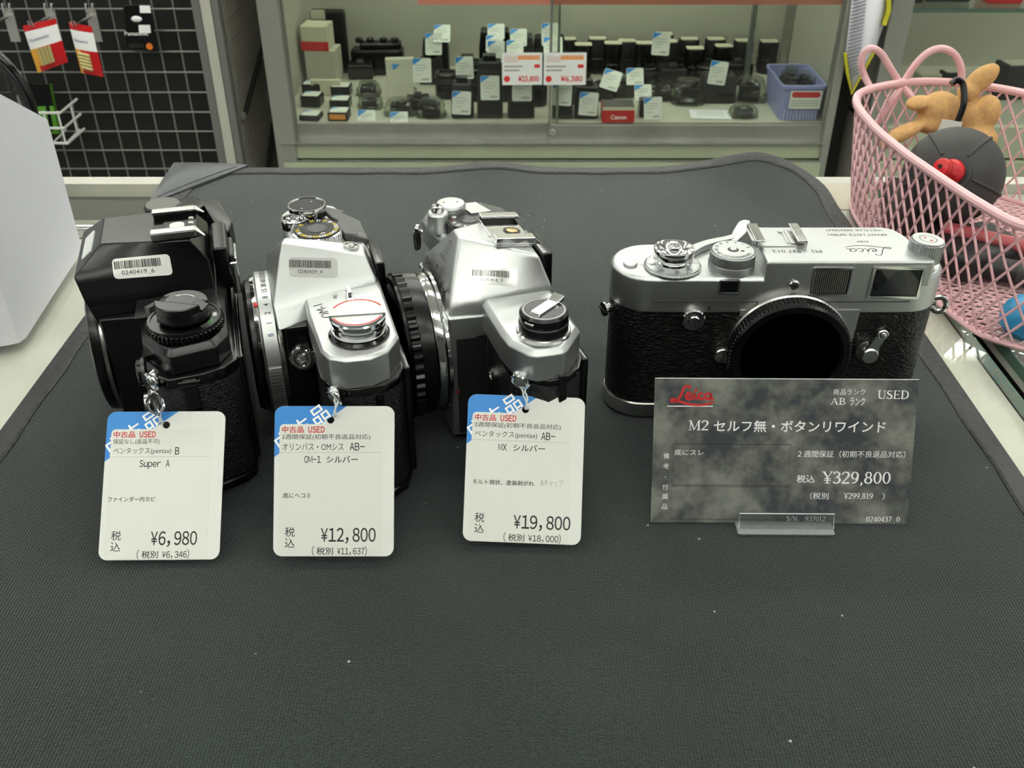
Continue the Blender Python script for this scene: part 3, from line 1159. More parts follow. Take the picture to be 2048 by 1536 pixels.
    F_ = FR((0.5, -5, 82.7), (1, 0, 0), (0, 1, 0.11))
    b.box((0, 0.5, 0), (27, 15.5, 1.4), 0, F_)
    for sx in (-1, 1):
        b.box((sx * 12.6, 0.3, 1.3), (1.6, 16, 3.4), 0, F_)
        b.box((sx * 11.0, 0.3, 2.7), (4.6, 16, 0.8), 0, F_)
        b.hull([(sx * 13.4, -7.7, 3.1), (sx * 8.7, -7.7, 3.1), (sx * 13.4, -11.2, 0.4), (sx * 8.7, -11.2, 0.4), (sx * 13.4, -7.7, 0), (sx * 8.7, -7.7, 2.4)], 0, F_)
    o = obj('hot_shoe', b, M['chrome'], t, bevel=0.2)
    b = B()
    b.lathe([(3.6, 0.7), (3.6, 0.85), (0.01, 0.85)], 1, F_ @ Matrix.Translation((-1.0, -2.0, 0)), 28)
    b.lathe([(2.4, 0.8), (2.4, 1.2), (2.0, 1.4), (0.01, 1.4)], 0, F_ @ Matrix.Translation((-1.0, -2.0, 0)), 24)
    b.texth('X', -5.4, 3.4, 2.0, 0.75, 1, F_ @ Matrix.Rotation(-1.57, 4, 'Z') @ Matrix.Translation((-3.5, -10.5, 0)), 0.01)
    obj('contact', b, [mat('brass_contact', '#b59a6c', 0.3, 1.0), M['black_matte']], o)
    # rewind knob
    K = Matrix.Translation((-54.8, -2.4, 0))
    b = B()
    b.lathe([(10.3, 66.9), (10.3, 67.8), (9.8, 68.2), (0.01, 68.2)], 0, K, 48)
    o = obj('rewind_knob', b, M['chrome'], t)
    b = B()
    b.lathe([(9.4, 68.1), (9.4, 71.6), (9.0, 72.0), (9.2, 72.4), (9.2, 75.4), (8.4, 76.4), (8.0, 76.4), (0.01, 76.4)], 0, K, 56)
    b.stroke([(7.7 * math.cos(math.radians(a)), 7.7 * math.sin(math.radians(a))) for a in range(0, 360, 6)], 0.25, 76.45, 1, K, True)
    R_ = K @ Matrix.Rotation(math.radians(-68), 4, 'Z')
    b.stroke([(5.3 * math.cos(math.radians(a)), 5.3 * math.sin(math.radians(a))) for a in range(-28, 40, 6)], 0.25, 76.45, 1, R_)
    b.stroke([(5.3 * math.cos(math.radians(-28)) - 0.9, -2.1), (5.3 * math.cos(math.radians(-28)), -2.5), (5.3 * math.cos(math.radians(-28)) + 0.7, -1.7)], 0.22, 76.45, 1, R_)
    obj('drum', b, [M['black_satin'], M['white_ink']], o)
    b = B()
    F_ = K @ Matrix.Rotation(math.radians(35), 4, 'Z')
    b.hull([(sx, sy, z) for sx in (-2.2, 2.2) for sy in (-5.6, 5.2) for z in (76.3, 77.2)], 0, F_)
    b.hull([(sx, 5.2, z) for sx in (-2.2, 2.2) for z in (76.3, 77.2)] + [(sx, 9.4, z) for sx in (-2.0, 2.0) for z in (73.4, 74.3)], 0, F_)
    b.hull([(sx, -5.6, z) for sx in (-2.2, 2.2) for z in (76.4, 77.2)] + [(sx, -9.6, z) for sx in (-2.5, 2.5) for z in (76.6, 78.6)], 0, F_)
    obj('crank', b, M['chrome'], o, bevel=0.2)
    # far end
    b = B()
    K = Matrix.Translation((51.5, 5.6, 0))
    b.lathe([(6.8, 66), (6.8, 75), (6.2, 76), (5.6, 76.3), (0.01, 76.3)], 0, K, 44)
    for sx in (-1, 1):
        b.lathe([(0.55, 76.3), (0.5, 76.36), (0.01, 76.36)], 1, Matrix.Translation((51.5 + sx * 0.6, 5.6 + sx * 3.0, 0)), 10)
    b.hull([(56, 1, z) for z in (70, 73)] + [(44, -2, z) for z in (70, 73)] + [(46, -12, z) for z in (69, 72)] + [(58, -8, z) for z in (69, 72)], 0)
    b.hull([(36, -12, z) for z in (66.8, 72)] + [(58, -9, z) for z in (66.8, 72)] + [(36, -19, z) for z in (65, 70)] + [(52, -19, z) for z in (65, 70)], 2)
    obj('advance_lever', b, [M['satin_chrome'], M['black_matte'], M['black_satin']], t, bevel=0.4)
    b = B()
    K = Matrix.Translation((45.2, 13.2, 0))
    b.lathe([(5.6, 66.5), (5.4, 68.5), (4.9, 69.4), (4.8, 74.4), (4.2, 75.2), (3.2, 75.4)], 0, K, 40)
    obj('shutter_collar', b, M['satin_chrome'], t)
    b = B()
    b.lathe([(2.9, 75), (3.0, 77.0), (2.6, 78), (1.7, 78.2), (1.4, 77.4), (0.01, 77.2)], 0, K, 32)
    obj('shutter_button', b, M['chrome'], t)
    b = B()
    K = Matrix.Translation((41.0, -0.2, 0))
    b.gear(10.4, 66.8, 71.2, 60, 0.4, 0, K, 0.4)
    b.lathe([(9.8, 71.1), (9.7, 71.6), (0.01, 71.6)], 0, K, 44)
    b.lathe([(4.6, 71.6), (4.4, 72.0), (0.01, 72.0)], 0, K, 30)
    rim_dial_text(b, ['8', '15', '30', '60', 'X', '125', '250', '500', '1000', 'B', '1', '2', '4'], (41.0, -0.2), 7.6, 71.65, 1.9,
                  lambda i: 2 if i in (3, 4, 9) else 1, 150, -24, False, 0.85)
    b.lathe([(1.3, 71.6), (1.2, 72.8), (0.8, 73), (0.01, 73)], 3, Matrix.Translation((43.0, 6.4, 0)), 16)
    for sx in (-1, 1):
        b.lathe([(0.5, 72), (0.45, 72.08), (0.01, 72.08)], 4, Matrix.Translation((41.0 + sx * 0.8, -0.2 + sx * 2.6, 0)), 10)
    obj('speed_dial', b, [M['graphite'], M['white_ink'], M['red_ink'], M['satin_chrome'], M['black_matte']], t)
    b = B()
    b.tube([(74, 13, 52), (78, 15.5, 52)], 1.2, 0, 10)
    b.lathe([(2.2, 0), (2.2, 1.6), (0.01, 1.6)], 0, AX((0.6, 0.8, 0), (77.5, 15.2, 53)), 16)
    o = obj('strap_lug', b, M['chrome'], t)
    b = B()
    b.tube([(78.5, 16 + 0.9 * c, 47 + 5.0 * s_) for c, s_ in [(math.cos(2 * PI * i / 20), math.sin(2 * PI * i / 20)) for i in range(20)]], 0.7, 0, 6, True)
    b.tube([(79.3, 16.8 + 0.9 * c, 46.4 + 5.0 * s_) for c, s_ in [(math.cos(2 * PI * i / 20), math.sin(2 * PI * i / 20)) for i in range(20)]], 0.7, 0, 6, True)
    obj('ring', b, M['chrome'], o)
    sticker(t, skin, (-19.6, 15.4, 72.3), (-6.8, -16.6, 0.75), (5.4, -0.9, 4.8), 17.6, 6.8, '0240418_9', 5, M['clear_sticker'], bars_x=(0.0, 0.82))
    return t

# ------------------------------------------------------------------ black camera
def build_black_camera():
    t = thing('film_camera', 'all-black film camera with white barcode sticker and ribbed black dial, leftmost of the cameras',
              'camera', (-141, 367, 0.5), math.radians(105.6))
    body = [(-57, -21), (60, -21), (68, -15), (70, -6), (70, 6), (64, 13), (56, 14), (-58, 14), (-66, 9), (-70.5, 4), (-69.5, -8), (-66.5, -16), (-62, -20.5)]
    b = B()
    b.prism(body, 4, 55)
    obj('body', b, M['leather_fine'], t, bevel=1.5)
    b = B()
    b.prism(offset_poly(ccw(body), -0.4), 0, 4.2, 0, None, 0.6, 0.6)
    obj('bottom_plate', b, M['black_satin'], t)
    b = B()
    b.box((0, -21.6, 29), (114, 3, 49))
    b.prism(offset_poly(ccw(body), -0.4), 51, 56)
    o = obj('back_door', b, M['black_gloss'], t, bevel=0.8)
    b = B()
    b.box((-70.2, -3.0, 43), (2.2, 5.4, 24))
    b.box((-71.0, -3.0, 53.6), (2.0, 8.4, 2.2))
    obj('hinge', b, M['black_gloss'], o, bevel=0.5)
    sh = [(-18, -19), (-57, -19.2), (-65, -14.5), (-68.3, 1.5), (-66, 5), (-54, 12.2), (-20, 14.8), (20, 14.8), (52, 17), (66, 14), (71, 8), (71, -4), (64, -15), (50, -19)]
    b = B()
    b.prism(sh, 56, 66, 0, None, 2.6)
    obj('top_plate', b, M['black_satin'], t, bevel=0.5)
    b = B()
    b.hump([[(28, 31, 58), (-25, 31, 58), (-25, 13, 58), (-25, -16, 58), (27, -16, 58), (28, 13, 58)],
            [(28, 33.5, 67), (-24.5, 33.5, 67), (-24, 13, 67), (-21, -15.5, 67), (25, -15.5, 67), (28, 13, 67)],
            [(24, 36, 77), (-20, 36, 77), (-19.4, 10, 77), (-18, -15, 77), (20, -15, 77), (22, 10, 77)],
            [(15, 25, 86), (-11, 25, 86), (-14, 8, 86), (-17, -9, 86), (16, -9, 86), (15.5, 8, 86)]])
    skin = b
    obj('prism_housing', b, M['black_satin'], t, bevel=0.7, seg=3)
    # light window on the sloping front
    b = B()
    F_ = FR((-0.3, 31.0, 81.3), (-1, 0, 0), (0, -11, 9))
    b.prism(round_rect(-10, -2.6, 10, 2.6, 0.5), -0.3, 0.35, 0, F_)
    obj('light_window', b, mat('frosted_window', '#c9cbc9', 0.45), t)
    b = B()
    b.box((0, -19.5, 70), (27, 6, 19))
    b.box((0, -23.0, 68), (19, 3, 12))
    o = obj('eyepiece', b, M['black_satin'], t, bevel=1.2)
    b = B()
    b.box((-1, -24.9, 68), (15, 1.0, 8))
    b.box((-14.5, -24.0, 66), (1.6, 3.0, 14), 0)
    obj('eyepiece_frame', b, M['chrome'], o, bevel=0.3)
    # front casting
    b = B()
    b.prism([(-29, 11), (29, 11), (27, 30), (-27, 30)], 5, 61)
    obj('mirror_box', b, M['black_satin'], t, bevel=1.0)
    b = B()
    b.lathe([(24, 30), (31, 30), (31.2, 31.4), (29.6, 32), (24, 32)], 0, YAX(2, 0, 36.5), 80)
    obj('lens_mount', b, M['steel'], t)
    b = B()
    b.lathe([(30.4, 31.8), (30.7, 33.0), (30.2, 35.5), (28.4, 36.3), (0.01, 36.3)], 0, YAX(2, 0, 36.5), 80)
    obj('body_cap', b, M['black_cap'], t)
    b = B()
    b.lathe([(1.1, 0), (1.1, 0.4), (0.8, 0.4), (0.7, 0.1), (0.01, 0.1)], 0, AX((-1, 0, 0), (-25.1, 22, 57)), 16)
    b.lathe([(5.2, 0), (5.2, 2.6), (4.4, 3.2), (0.01, 3.4)], 0, YAX(-57.5, 12.5, 53), 32)
    b.lathe([(5.7, 0), (5.7, 1.2), (5.0, 1.4)], 1, YAX(-57.5, 12.5, 53), 32)
    o = obj('release_button', b, [M['black_satin'], M['graphite']], t)
    b = B()
    b.lathe([(4.6, 0), (4.6, 2.0), (3.6, 2.4), (3.2, 2.0), (2.8, 1.2), (0.01, 1.2)], 0, YAX(-54, 14.0, 36.5), 28)
    obj('lens_release', b, M['steel'], t)
    # hot shoe
    F_ = FR((-3, -3.4, 86.2), (1, 0, 0), (0, 1, 0))
    b = B()
    b.box((0, 0, 0.1), (25, 17, 0.8), 0, F_)
    b.box((0, -2, 0.6), (20, 13, 0.6), 0, F_)
    o = obj('hot_shoe', b, M['black_gloss'], t, bevel=0.2)
    for sx in (-1, 1):
        b = B()
        b.box((sx * 11.9, 0.2, 1.6), (1.4, 17, 2.8), 0, F_)
        b.box((sx * 10.4, 0.2, 3.0), (4.2, 17, 0.9), 0, F_)
        b.hull([(sx * 12.6, -8.3, 3.4), (sx * 8.4, -8.3, 3.4), (sx * 12.6, -11.8, 0.2), (sx * 11.2, -11.8, 0.2), (sx * 12.6, -8.3, 0), (sx * 11.2, -8.3, 0), (sx * 8.4, -8.3, 2.6)], 0, F_)
        obj('shoe_rail', b, M['steel'], o, bevel=0.2)
    b = B()
    b.lathe([(3.2, 0.8), (3.0, 1.2), (0.01, 1.2)], 0, F_ @ Matrix.Translation((-1, -1, 0)), 24)
    for dx in (-5, 0, 5):
        b.lathe([(1.3, 0.8), (1.1, 1.4), (0.01, 1.6)], 0, F_ @ Matrix.Translation((dx, -6.5, 0)), 14)
    obj('contact', b, M['steel'], o)
    # recess plate under the dial, dial, knob
    b = B()
    b.prism([(-24.6, 14.4), (-24.6, -11), (-27, -15), (-40, -17.5), (-40, 15)], 66, 66.4)
    obj('dial_bed', b, M['black_satin'], t)
    K = Matrix.Translation((-50.5, -4.2, 0))
    b = B()
    b.lathe([(13.6, 64.5), (13.6, 66.2), (0.01, 66.2)], 0, K, 60)
    b.gear(14.4, 66.1, 69.4, 48, 0.9, 0, K, 0.6)
    b.lathe([(13.6, 69.2), (13.4, 70.2), (12.4, 70.3), (12.3, 69.9), (9.9, 69.9), (9.8, 69.2)], 0, K, 64)
    o = obj('film_speed_dial', b, M['black_satin'], t)
    b = B()
    R_ = K
    sector = [(12.2 * math.cos(math.radians(a)), 12.2 * math.sin(math.radians(a))) for a in range(214, 282, 5)]
    inner = [(10.1 * math.cos(math.radians(a)), 10.1 * math.sin(math.radians(a))) for a in range(279, 212, -5)]
    b.prism(sector + inner, 69.9, 70.05, 0, R_)
    rim_dial_text(b, ['ISO'], (-50.5, -4.2), 11.2, 70.1, 1.5, lambda i: 1, 238, 10, False, 1.0)
    rim_dial_text(b, ['400'], (-50.5, -4.2), 11.2, 70.1, 1.5, lambda i: 2, 266, 10, False, 0.9)
    obj('dial_window', b, [M['graphite'], M['green_ink'], M['white_ink']], o)
    b = B()
    b.prism([(-41.5, 8.6), (-40, 10.4), (-36.5, 6.9), (-38, 5.2)], 66.2, 71.0)
    obj('dial_stop', b, M['graphite'], o, bevel=0.2)
    b = B()
    b.lathe([(8.6, 70), (9.6, 71.2), (9.6, 74.2), (9.0, 75.2), (0.01, 75.2)], 0, K, 48)
    o = obj('rewind_knob', b, M['black_satin'], t)
    b = B()
    F_ = K @ Matrix.Rotation(math.radians(153), 4, 'Z')
    arc = [(9.6 * math.cos(math.radians(a)), 9.6 * math.sin(math.radians(a))) for a in range(-72, 73, 8)]
    b.prism([(2.9, -9.0)] + [p for p in arc if p[0] > 2.9] + [(2.9, 9.0)], 75.1, 78.0, 0, F_, 0.4)
    b.prism([(-x, y) for x, y in [(2.9, -9.0)] + [p for p in arc if p[0] > 2.9] + [(2.9, 9.0)]], 75.1, 76.6, 0, F_, 0.3)
    b.hull([(sx, sy, z) for sx in (-2.6, 2.6) for sy in (-5.4, 5.4) for z in (76.2, 77.6)], 0, F_)
    for sy in (-1, 1):
        b.hull([(sx, sy * 5.4, z) for sx in (-2.6, 2.6) for z in (76.2, 77.6)] + [(sx, sy * 9.6, z) for sx in (-2.6, 2.6) for z in (74.6, 75.6)], 0, F_)
    ar = [(-5.6 * math.cos(math.radians(a)), 5.6 * math.sin(math.radians(a))) for a in range(-40, 34, 6)]
    b.stroke(ar, 0.32, 76.68, 1, F_)
    e = Vector(ar[0])
    b.flat([(e.x - 0.9, e.y + 0.6), (e.x + 1.1, e.y + 0.9), (e.x + 0.6, e.y - 1.5)], 76.68, 1, F_)
    obj('crank', b, [M['black_satin'], M['white_ink']], o, bevel=0.2)
    lug_ring(t, (-66.4, 9.6, 54.6), 3.2, (1.3, 0.5, 0.1))
    b = B()                                                        # triangular link hanging from the lug
    b.tube([(-69.0, 10.8, 51.5), (-70.0, 13.2, 47.5), (-72.5, 12.4, 45.0), (-73.2, 9.8, 43.0), (-71.8, 8.8, 46.0), (-70.2, 9.2, 50.2)], 0.62, 0, 8, True)
    b.tube([(-69.2, 9.6, 51.6), (-70.2, 7.4, 47.5), (-72.4, 7.2, 45.8), (-73.0, 9.2, 43.8), (-71.6, 10.6, 46.2), (-69.8, 10.9, 50.2)], 0.62, 0, 8, True)
    obj('strap_link', b, M['chrome'], t)
    # far end
    K = Matrix.Translation((48.8, 4.4, 0))
    b = B()
    b.lathe([(8.4, 66), (8.4, 74.6), (8.0, 75.6), (0.01, 75.6)], 0, K, 48)
    b.hull([(55, 0, z) for z in (70, 74.5)] + [(43, 0, z) for z in (70, 74.5)] + [(50, -14, z) for z in (68, 73)] + [(62, -9, z) for z in (68, 73)] + [(44, -10, z) for z in (69, 73)])
    b.hull([(50, -13, z) for z in (66, 73)] + [(61, -10, z) for z in (66, 73)] + [(26, -19, z) for z in (60, 70)] + [(34, -25, z) for z in (58, 70)] + [(58, -20, z) for z in (58, 71)] + [(26, -23, z) for z in (59, 69)])
    obj('advance_lever', b, M['black_satin'], t, bevel=1.0)
    b = B()
    b.lathe([(7.4, 75.6), (7.3, 75.9), (0.01, 75.9)], 0, K, 44)
    obj('lever_inlay', b, M['lever_grey'], t)
    b = B()
    b.gear(7.2, 66, 69.6, 36, 0.6, 0, Matrix.Translation((41.0, 9.6, 0)), 0.4)
    b.lathe([(4.8, 69.5), (4.4, 71.4), (2.4, 72.0), (0.01, 71.6)], 0, Matrix.Translation((41.0, 9.6, 0)), 30)
    obj('mode_dial', b, M['chrome'], t)
    b = B()
    b.hull([(30, 16.5, 30), (66, 14, 30), (60, 22, 34), (40, 22, 34), (30, 16, 60), (66, 13, 60), (60, 20, 58), (40, 20, 58)])
    obj('hand_grip', b, M['black_satin'], t, bevel=1.5)
    sticker(t, skin, (-20.8, 21.4, 74.7), (-2.9, -21.5, 1.4), (4.9, -0.1, 6.2), 21.5, 8.0, '0240419_6', 9, M['sticker'], bars_x=(0.03, 0.83), txt=(0.14, 0.70))
    return t

black_camera = build_black_camera()
silver_ring_camera = build_silver_ring_camera()
silver_cap_camera = build_silver_cap_camera()
# ================================================================== chrome rangefinder camera facing us, its price card, the paper tags
SCRIPT = [
    [(0.41, 0.84), (0.43, 0.94), (0.38, 1.0), (0.31, 0.94), (0.26, 0.72), (0.21, 0.46), (0.15, 0.27), (0.07, 0.19), (0.01, 0.20), (0.0, 0.29), (0.06, 0.33), (0.13, 0.25)],
    [(0.06, 0.19), (0.16, 0.20), (0.30, 0.13), (0.45, 0.04), (0.65, 0.0), (0.85, 0.06), (1.0, 0.18)],
    [(0.35, 0.44), (0.43, 0.50), (0.45, 0.60), (0.40, 0.63), (0.35, 0.52), (0.36, 0.36), (0.43, 0.31), (0.50, 0.40), (0.55, 0.62), (0.545, 0.44), (0.575, 0.33), (0.63, 0.40)],
    [(0.74, 0.57), (0.70, 0.63), (0.65, 0.54), (0.65, 0.38), (0.71, 0.31), (0.78, 0.40)],
    [(0.92, 0.57), (0.87, 0.63), (0.80, 0.53), (0.81, 0.36), (0.87, 0.32), (0.92, 0.44), (0.94, 0.62), (0.925, 0.42), (0.95, 0.32), (1.0, 0.38)],
]

def script_word(b, x0, y0, w, h, lw, z, mi, F_):
    for st in SCRIPT:
        pts = catmull([(x0 + p[0] * w, y0 + p[1] * h, 0) for p in st], False, 5)
        n = len(pts)
        b.stroke([(p.x, p.y) for p in pts], [lw * (0.75 + 0.25 * math.sin(PI * i / (n - 1))) for i in range(n)], z, mi, F_)
    b.flat(circ(x0 + 0.575 * w, y0 + 0.78 * h, lw * 0.62, 10), z, mi, F_)

def stadium(x0, x1, y0, y1, n=14):
    r = (y1 - y0) / 2
    cy = (y0 + y1) / 2
    p = []
    for i in range(n + 1):
        a = -PI / 2 + PI * i / n
        p.append((x1 - r + r * math.cos(a), cy + r * math.sin(a)))
    for i in range(n + 1):
        a = PI / 2 + PI * i / n
        p.append((x0 + r + r * math.cos(a), cy + r * math.sin(a)))
    return p

def build_rangefinder():
    t = thing('film_camera', 'chrome and black leather rangefinder camera facing us behind the grey price card',
              'camera', (110.5, 368, 0.5), 0)
    FRONT = FR((0, -16, 0), (1, 0, 0), (0, 0, 1))          # x right, y up, z towards the viewer
    TOP = lambda z: FR((0, 0, z), (-1, 0, 0), (0, -1, 0))   # reads from behind the camera
    b = B()
    b.prism(stadium(-68.6, 68.6, -15.4, 16.4), 7.6, 55, 0)
    obj('leather_body', b, M['leather_coarse'], t)
    b = B()
    b.prism(stadium(-69.2, 69.2, -16, 17), 0, 7.8, 0, None, 0.5, 1.0)
    obj('bottom_plate', b, M['steel'], t)
    # top plate: low shoulder, raised finder block
    b = B()
    b.prism(stadium(-69, 69, -16, 17), 53.6, 69.5, 0, None, 1.4)
    o = obj('top_plate', b, M['satin_chrome'], t, bevel=0.5)
    b = B()
    b.prism([(-8.3, -16.05), (58.6, -16.05), (59.8, -14.6), (56.5, -4), (55.5, 8), (52.5, 15.5), (48, 17.6), (-8.6, 17.6)], 66, 77, 0, None, 0.8)
    obj('finder_block', b, M['satin_chrome'], t, bevel=0.5)
    b = B()
    b.prism([(-16.3, 40), (32.6, 40), (33.2, 55), (-16.3, 55)], -0.2, 0.5, 0, FRONT)
    b.box((0, -16.05, 58.8), (106, 0.3, 0.35), 1)
    obj('front_plate', b, [M['satin_chrome'], M['engraved']], t)
    # finder windows
    def window(x0, x1, z0, z1, name, gl, fw=1.2):
        b = B()
        outer = round_rect(x0, z0, x1, z1, 0.6, 3)
        inner = round_rect(x0 + fw, z0 + fw, x1 - fw, z1 - fw, 0.4, 3)
        b.sheet(outer, [inner], -0.5, 0.55, 0, FRONT)
        fr_ = obj(name, b, M['chrome'], t, bevel=0.15)
        b = B()
        b.prism(round_rect(x0 + fw * 0.9, z0 + fw * 0.9, x1 - fw * 0.9, z1 - fw * 0.9, 0.3, 2), -0.4, 0.12, 0, FRONT)
        return fr_, b
    fr_, g = window(34.4, 56.0, 60.2, 74.9, 'viewfinder_window', None, 1.3)
    g.flat([(36.0, 62.0), (44.5, 72.6), (47.0, 72.6), (52.6, 62.0)], 0.16, 1, FRONT)
    obj('pane', g, [M['lens_glass'], mat('finder_depth', '#15181d', 0.12)], fr_)
    fr_, g = window(10.6, 27.2, 61.4, 74.6, 'illumination_window', None, 1.1)
    for i in range(17):
        x = 11.9 + i * 0.83
        g.box((x, 68.0, 0.18), (0.42, 10.4, 0.3), 1, FRONT)
    obj('ribbed_pane', g, [M['lens_glass'], mat('ribbed_pane', '#55544e', 0.3)], fr_)
    fr_, g = window(-26.7, -17.9, 62.4, 68.9, 'rangefinder_window', None, 0.8)
    obj('pane', g, M['lens_glass'], fr_)
    b = B()
    S_ = FRONT @ Matrix.Translation((4.0, 66.6, 0))
    b.lathe([(2.2, -0.2), (2.2, 0.7), (1.8, 1.1), (0.01, 1.2)], 0, S_, 28)
    b.box((0, 0, 1.2), (2.6, 0.5, 0.12), 1, S_, 0.6)
    b.box((0, 0, 1.2), (2.6, 0.5, 0.12), 1, S_, 0.6 + PI / 2)
    obj('screw', b, [M['chrome'], M['black_matte']], t)
    # rewind release button, flange screw
    b = B()
    S_ = FRONT @ Matrix.Translation((-35.4, 50.9, 0))
    b.lathe([(5.0, -0.6), (5.0, 1.6), (4.4, 2.2), (3.6, 2.2), (3.4, 1.2), (2.7, 1.2), (2.6, 2.8), (2.1, 3.2), (0.01, 3.2)], 0, S_, 40)
    b.stroke([(1.3 * math.cos(a), 1.3 * math.sin(a)) for a in [2 * PI * i / 20 for i in range(20)]], 0.35, 3.24, 1, S_, True)
    b.box((0, 0, 3.24), (0.4, 1.9, 0.06), 1, S_)
    o = obj('rewind_release', b, [M['chrome'], M['engraved']], t)
    b = B()
    b.texth('R', -29.0, 54.6, 2.3, 0.3, 0, FRONT, 0.0)
    obj('lettering', b, M['engraved'], o)
    b = B()
    S_ = FRONT @ Matrix.Translation((-21.2, 33.2, 0))
    b.lathe([(3.7, -0.6), (3.7, 1.4), (3.2, 1.9), (0.01, 2.1)], 0, S_, 32)
    b.box((0, 0, 2.05), (0.5, 6.0, 0.2), 1, S_, -0.3)
    b.box((1.1, 0, 2.0), (0.3, 5.0, 0.2), 1, S_, -0.3)
    obj('flange_screw', b, [M['steel'], M['black_matte']], t)
    # mount and body cap
    b = B()
    C_ = FRONT @ Matrix.Translation((4.8, 37.6, 0))
    b.lathe([(25.6, -0.5), (25.6, 2.6), (25.0, 3.2), (20, 3.2)], 0, C_, 96)
    obj('lens_mount', b, M['steel'], t)
    b = B()
    b.gear(25.4, 3.4, 9.2, 90, 0.55, 0, C_, 0.4)
    b.lathe([(24.9, 9.1), (24.2, 10.4), (21.6, 10.6), (20.6, 9.2), (0.01, 9.2)], 0, C_, 96)
    obj('body_cap', b, M['black_cap'], t)
    # frame selector lever
    b = B()
    S_ = FRONT @ Matrix.Translation((39.2, 36.2, 0))
    b.lathe([(4.9, -0.6), (4.9, 2.2), (4.0, 2.8), (0.01, 2.8)], 0, S_, 36)
    b.lathe([(3.6, 2.6), (3.6, 5.2), (3.1, 5.8), (0.01, 5.9)], 0, S_ @ Matrix.Translation((0.4, -0.6, 0)), 32)
    o = obj('frame_selector', b, M['steel'], t)
    b = B()
    b.hull([(-2.6, 0, z) for z in (3.2, 4.8)] + [(2.6, -0.4, z) for z in (3.2, 4.8)] + [(1.2, 9.6, z) for z in (2.8, 5.4)] + [(5.4, 9.0, z) for z in (2.8, 5.4)], 0, S_)
    b.lathe([(2.5, 2.6), (2.5, 5.4), (1.9, 6.0), (1.6, 5.6), (1.0, 6.2), (0.01, 6.3)], 0, S_ @ Matrix.Translation((3.6, 9.8, 0)), 24)
    obj('lever', b, M['chrome'], o, bevel=0.5)
    # strap lugs
    for sx, p in ((-1, (-69.6, -5.5, 50)), (1, (69.2, -2, 51))):
        b = B()
        b.lathe([(2.0, -1.5), (2.0, 1.2), (3.1, 1.8), (3.1, 2.6), (2.4, 2.9), (0.01, 3.0)] if sx < 0 else [(1.6, -1.5), (1.6, 1.0), (0.01, 1.0)], 0, AX((sx, -0.5 if sx < 0 else -0.1, 0), p), 24)
        if sx < 0:
            b.box((0, 0, 3.0), (0.7, 5.2, 0.4), 1, AX((-1, -0.5, 0), p), 0.3)
        o = obj('strap_lug', b, [M['chrome'], M['black_matte']], t)
        if sx > 0:
            b = B()
            R_ = FR((71.6, -2.8, 50.2), (0.8, -0.25, 0.0), (0, 0, 1))
            b.tube([(3.0 * math.cos(a), 3.4 * math.sin(a), 0) for a in [2 * PI * i / 28 for i in range(28)]], 1.15, 0, 8, True, R_)
            obj('ring', b, M['chrome'], o)
    # shutter release with frame counter disc
    b = B()
    K = Matrix.Translation((-44.2, -5.6, 0))
    b.gear(11.8, 69.4, 70.6, 110, 0.25, 0, K, 0.3)
    b.lathe([(11.2, 70.5), (11.0, 70.9), (0.01, 70.9)], 0, K, 60)
    for i in range(40):
        a = 2 * PI * i / 40
        Lh = 1.6 if i % 5 == 0 else 0.9
        b.box(((11.0 - Lh / 2) * math.cos(a), (11.0 - Lh / 2) * math.sin(a), 70.92), (Lh, 0.16, 0.06), 1, K, a)
    for i, s in enumerate(('0', '5', '10', '15', '20', '25', '30', '35')):
        a = math.radians(95 - i * 45)
        F_ = FR((-44.2 + 8.7 * math.cos(a), -5.6 + 8.7 * math.sin(a), 70.93), (-math.sin(a), math.cos(a), 0), (-math.cos(a), -math.sin(a), 0))
        b.texth(s, 0, -0.7, 1.5, 0.03, 1, F_, 0.0)
    o = obj('frame_counter', b, [M['satin_chrome'], M['engraved']], t)
    b = B()
    b.lathe([(8.0, 70.8), (8.0, 73.4), (7.6, 73.7), (7.4, 74.0), (7.9, 74.3), (8.2, 75.0), (8.2, 77.9), (7.95, 78.3), (7.3, 78.5), (6.6, 78.1), (5.0, 75.8), (3.3, 75.4),
             (3.1, 78.6), (2.7, 79.2), (1.9, 79.2), (1.7, 78.2), (0.01, 77.8)], 0, K, 56)
    obj('shutter_button', b, M['chrome'], t)
    b = B()
    b.lathe([(3.0, 69.3), (3.0, 70.2), (2.7, 70.6), (0.01, 70.8)], 0, Matrix.Translation((-61.4, -3.6, 0)), 28)
    b.stroke([(-57.9, -4.0), (-55.9, -4.2)], 0.3, 69.55, 1)
    obj('counter_knob', b, [M['satin_chrome'], M['engraved']], t)
    # shutter speed dial
    b = B()
    K = Matrix.Translation((-20.2, -6.4, 0))
    b.lathe([(9.4, 69.4), (9.5, 72.4), (9.2, 73.0), (0.01, 73.0)], 0, K, 56)
    b.gear(9.3, 73.0, 77.2, 64, 0.45, 0, K, 0.4)
    b.lathe([(8.7, 77.1), (8.4, 77.7), (0.01, 77.7)], 0, K, 56)
    b.lathe([(2.3, 77.72), (2.2, 77.76), (0.01, 77.76)], 1, K, 28)
    b.lathe([(1.5, 77.7), (1.3, 78.2), (0.01, 78.2)], 0, K, 20)
    lab = ['B', '1', '2', '4', '8', '15', '30', '60', '125', '250', '500', '1000']
    for i, s in enumerate(lab):
        a = math.radians(18 + i * 27)
        d = Vector((math.cos(a), math.sin(a), 0))
        F_ = FR((-20.2 + d.x * 6.9, -6.4 + d.y * 6.9, 77.72), (-d.y, d.x, 0), (-d.x, -d.y, 0))
        b.texth(s, 0, -0.8, 1.6, 0.03, 1, F_, 0.008)
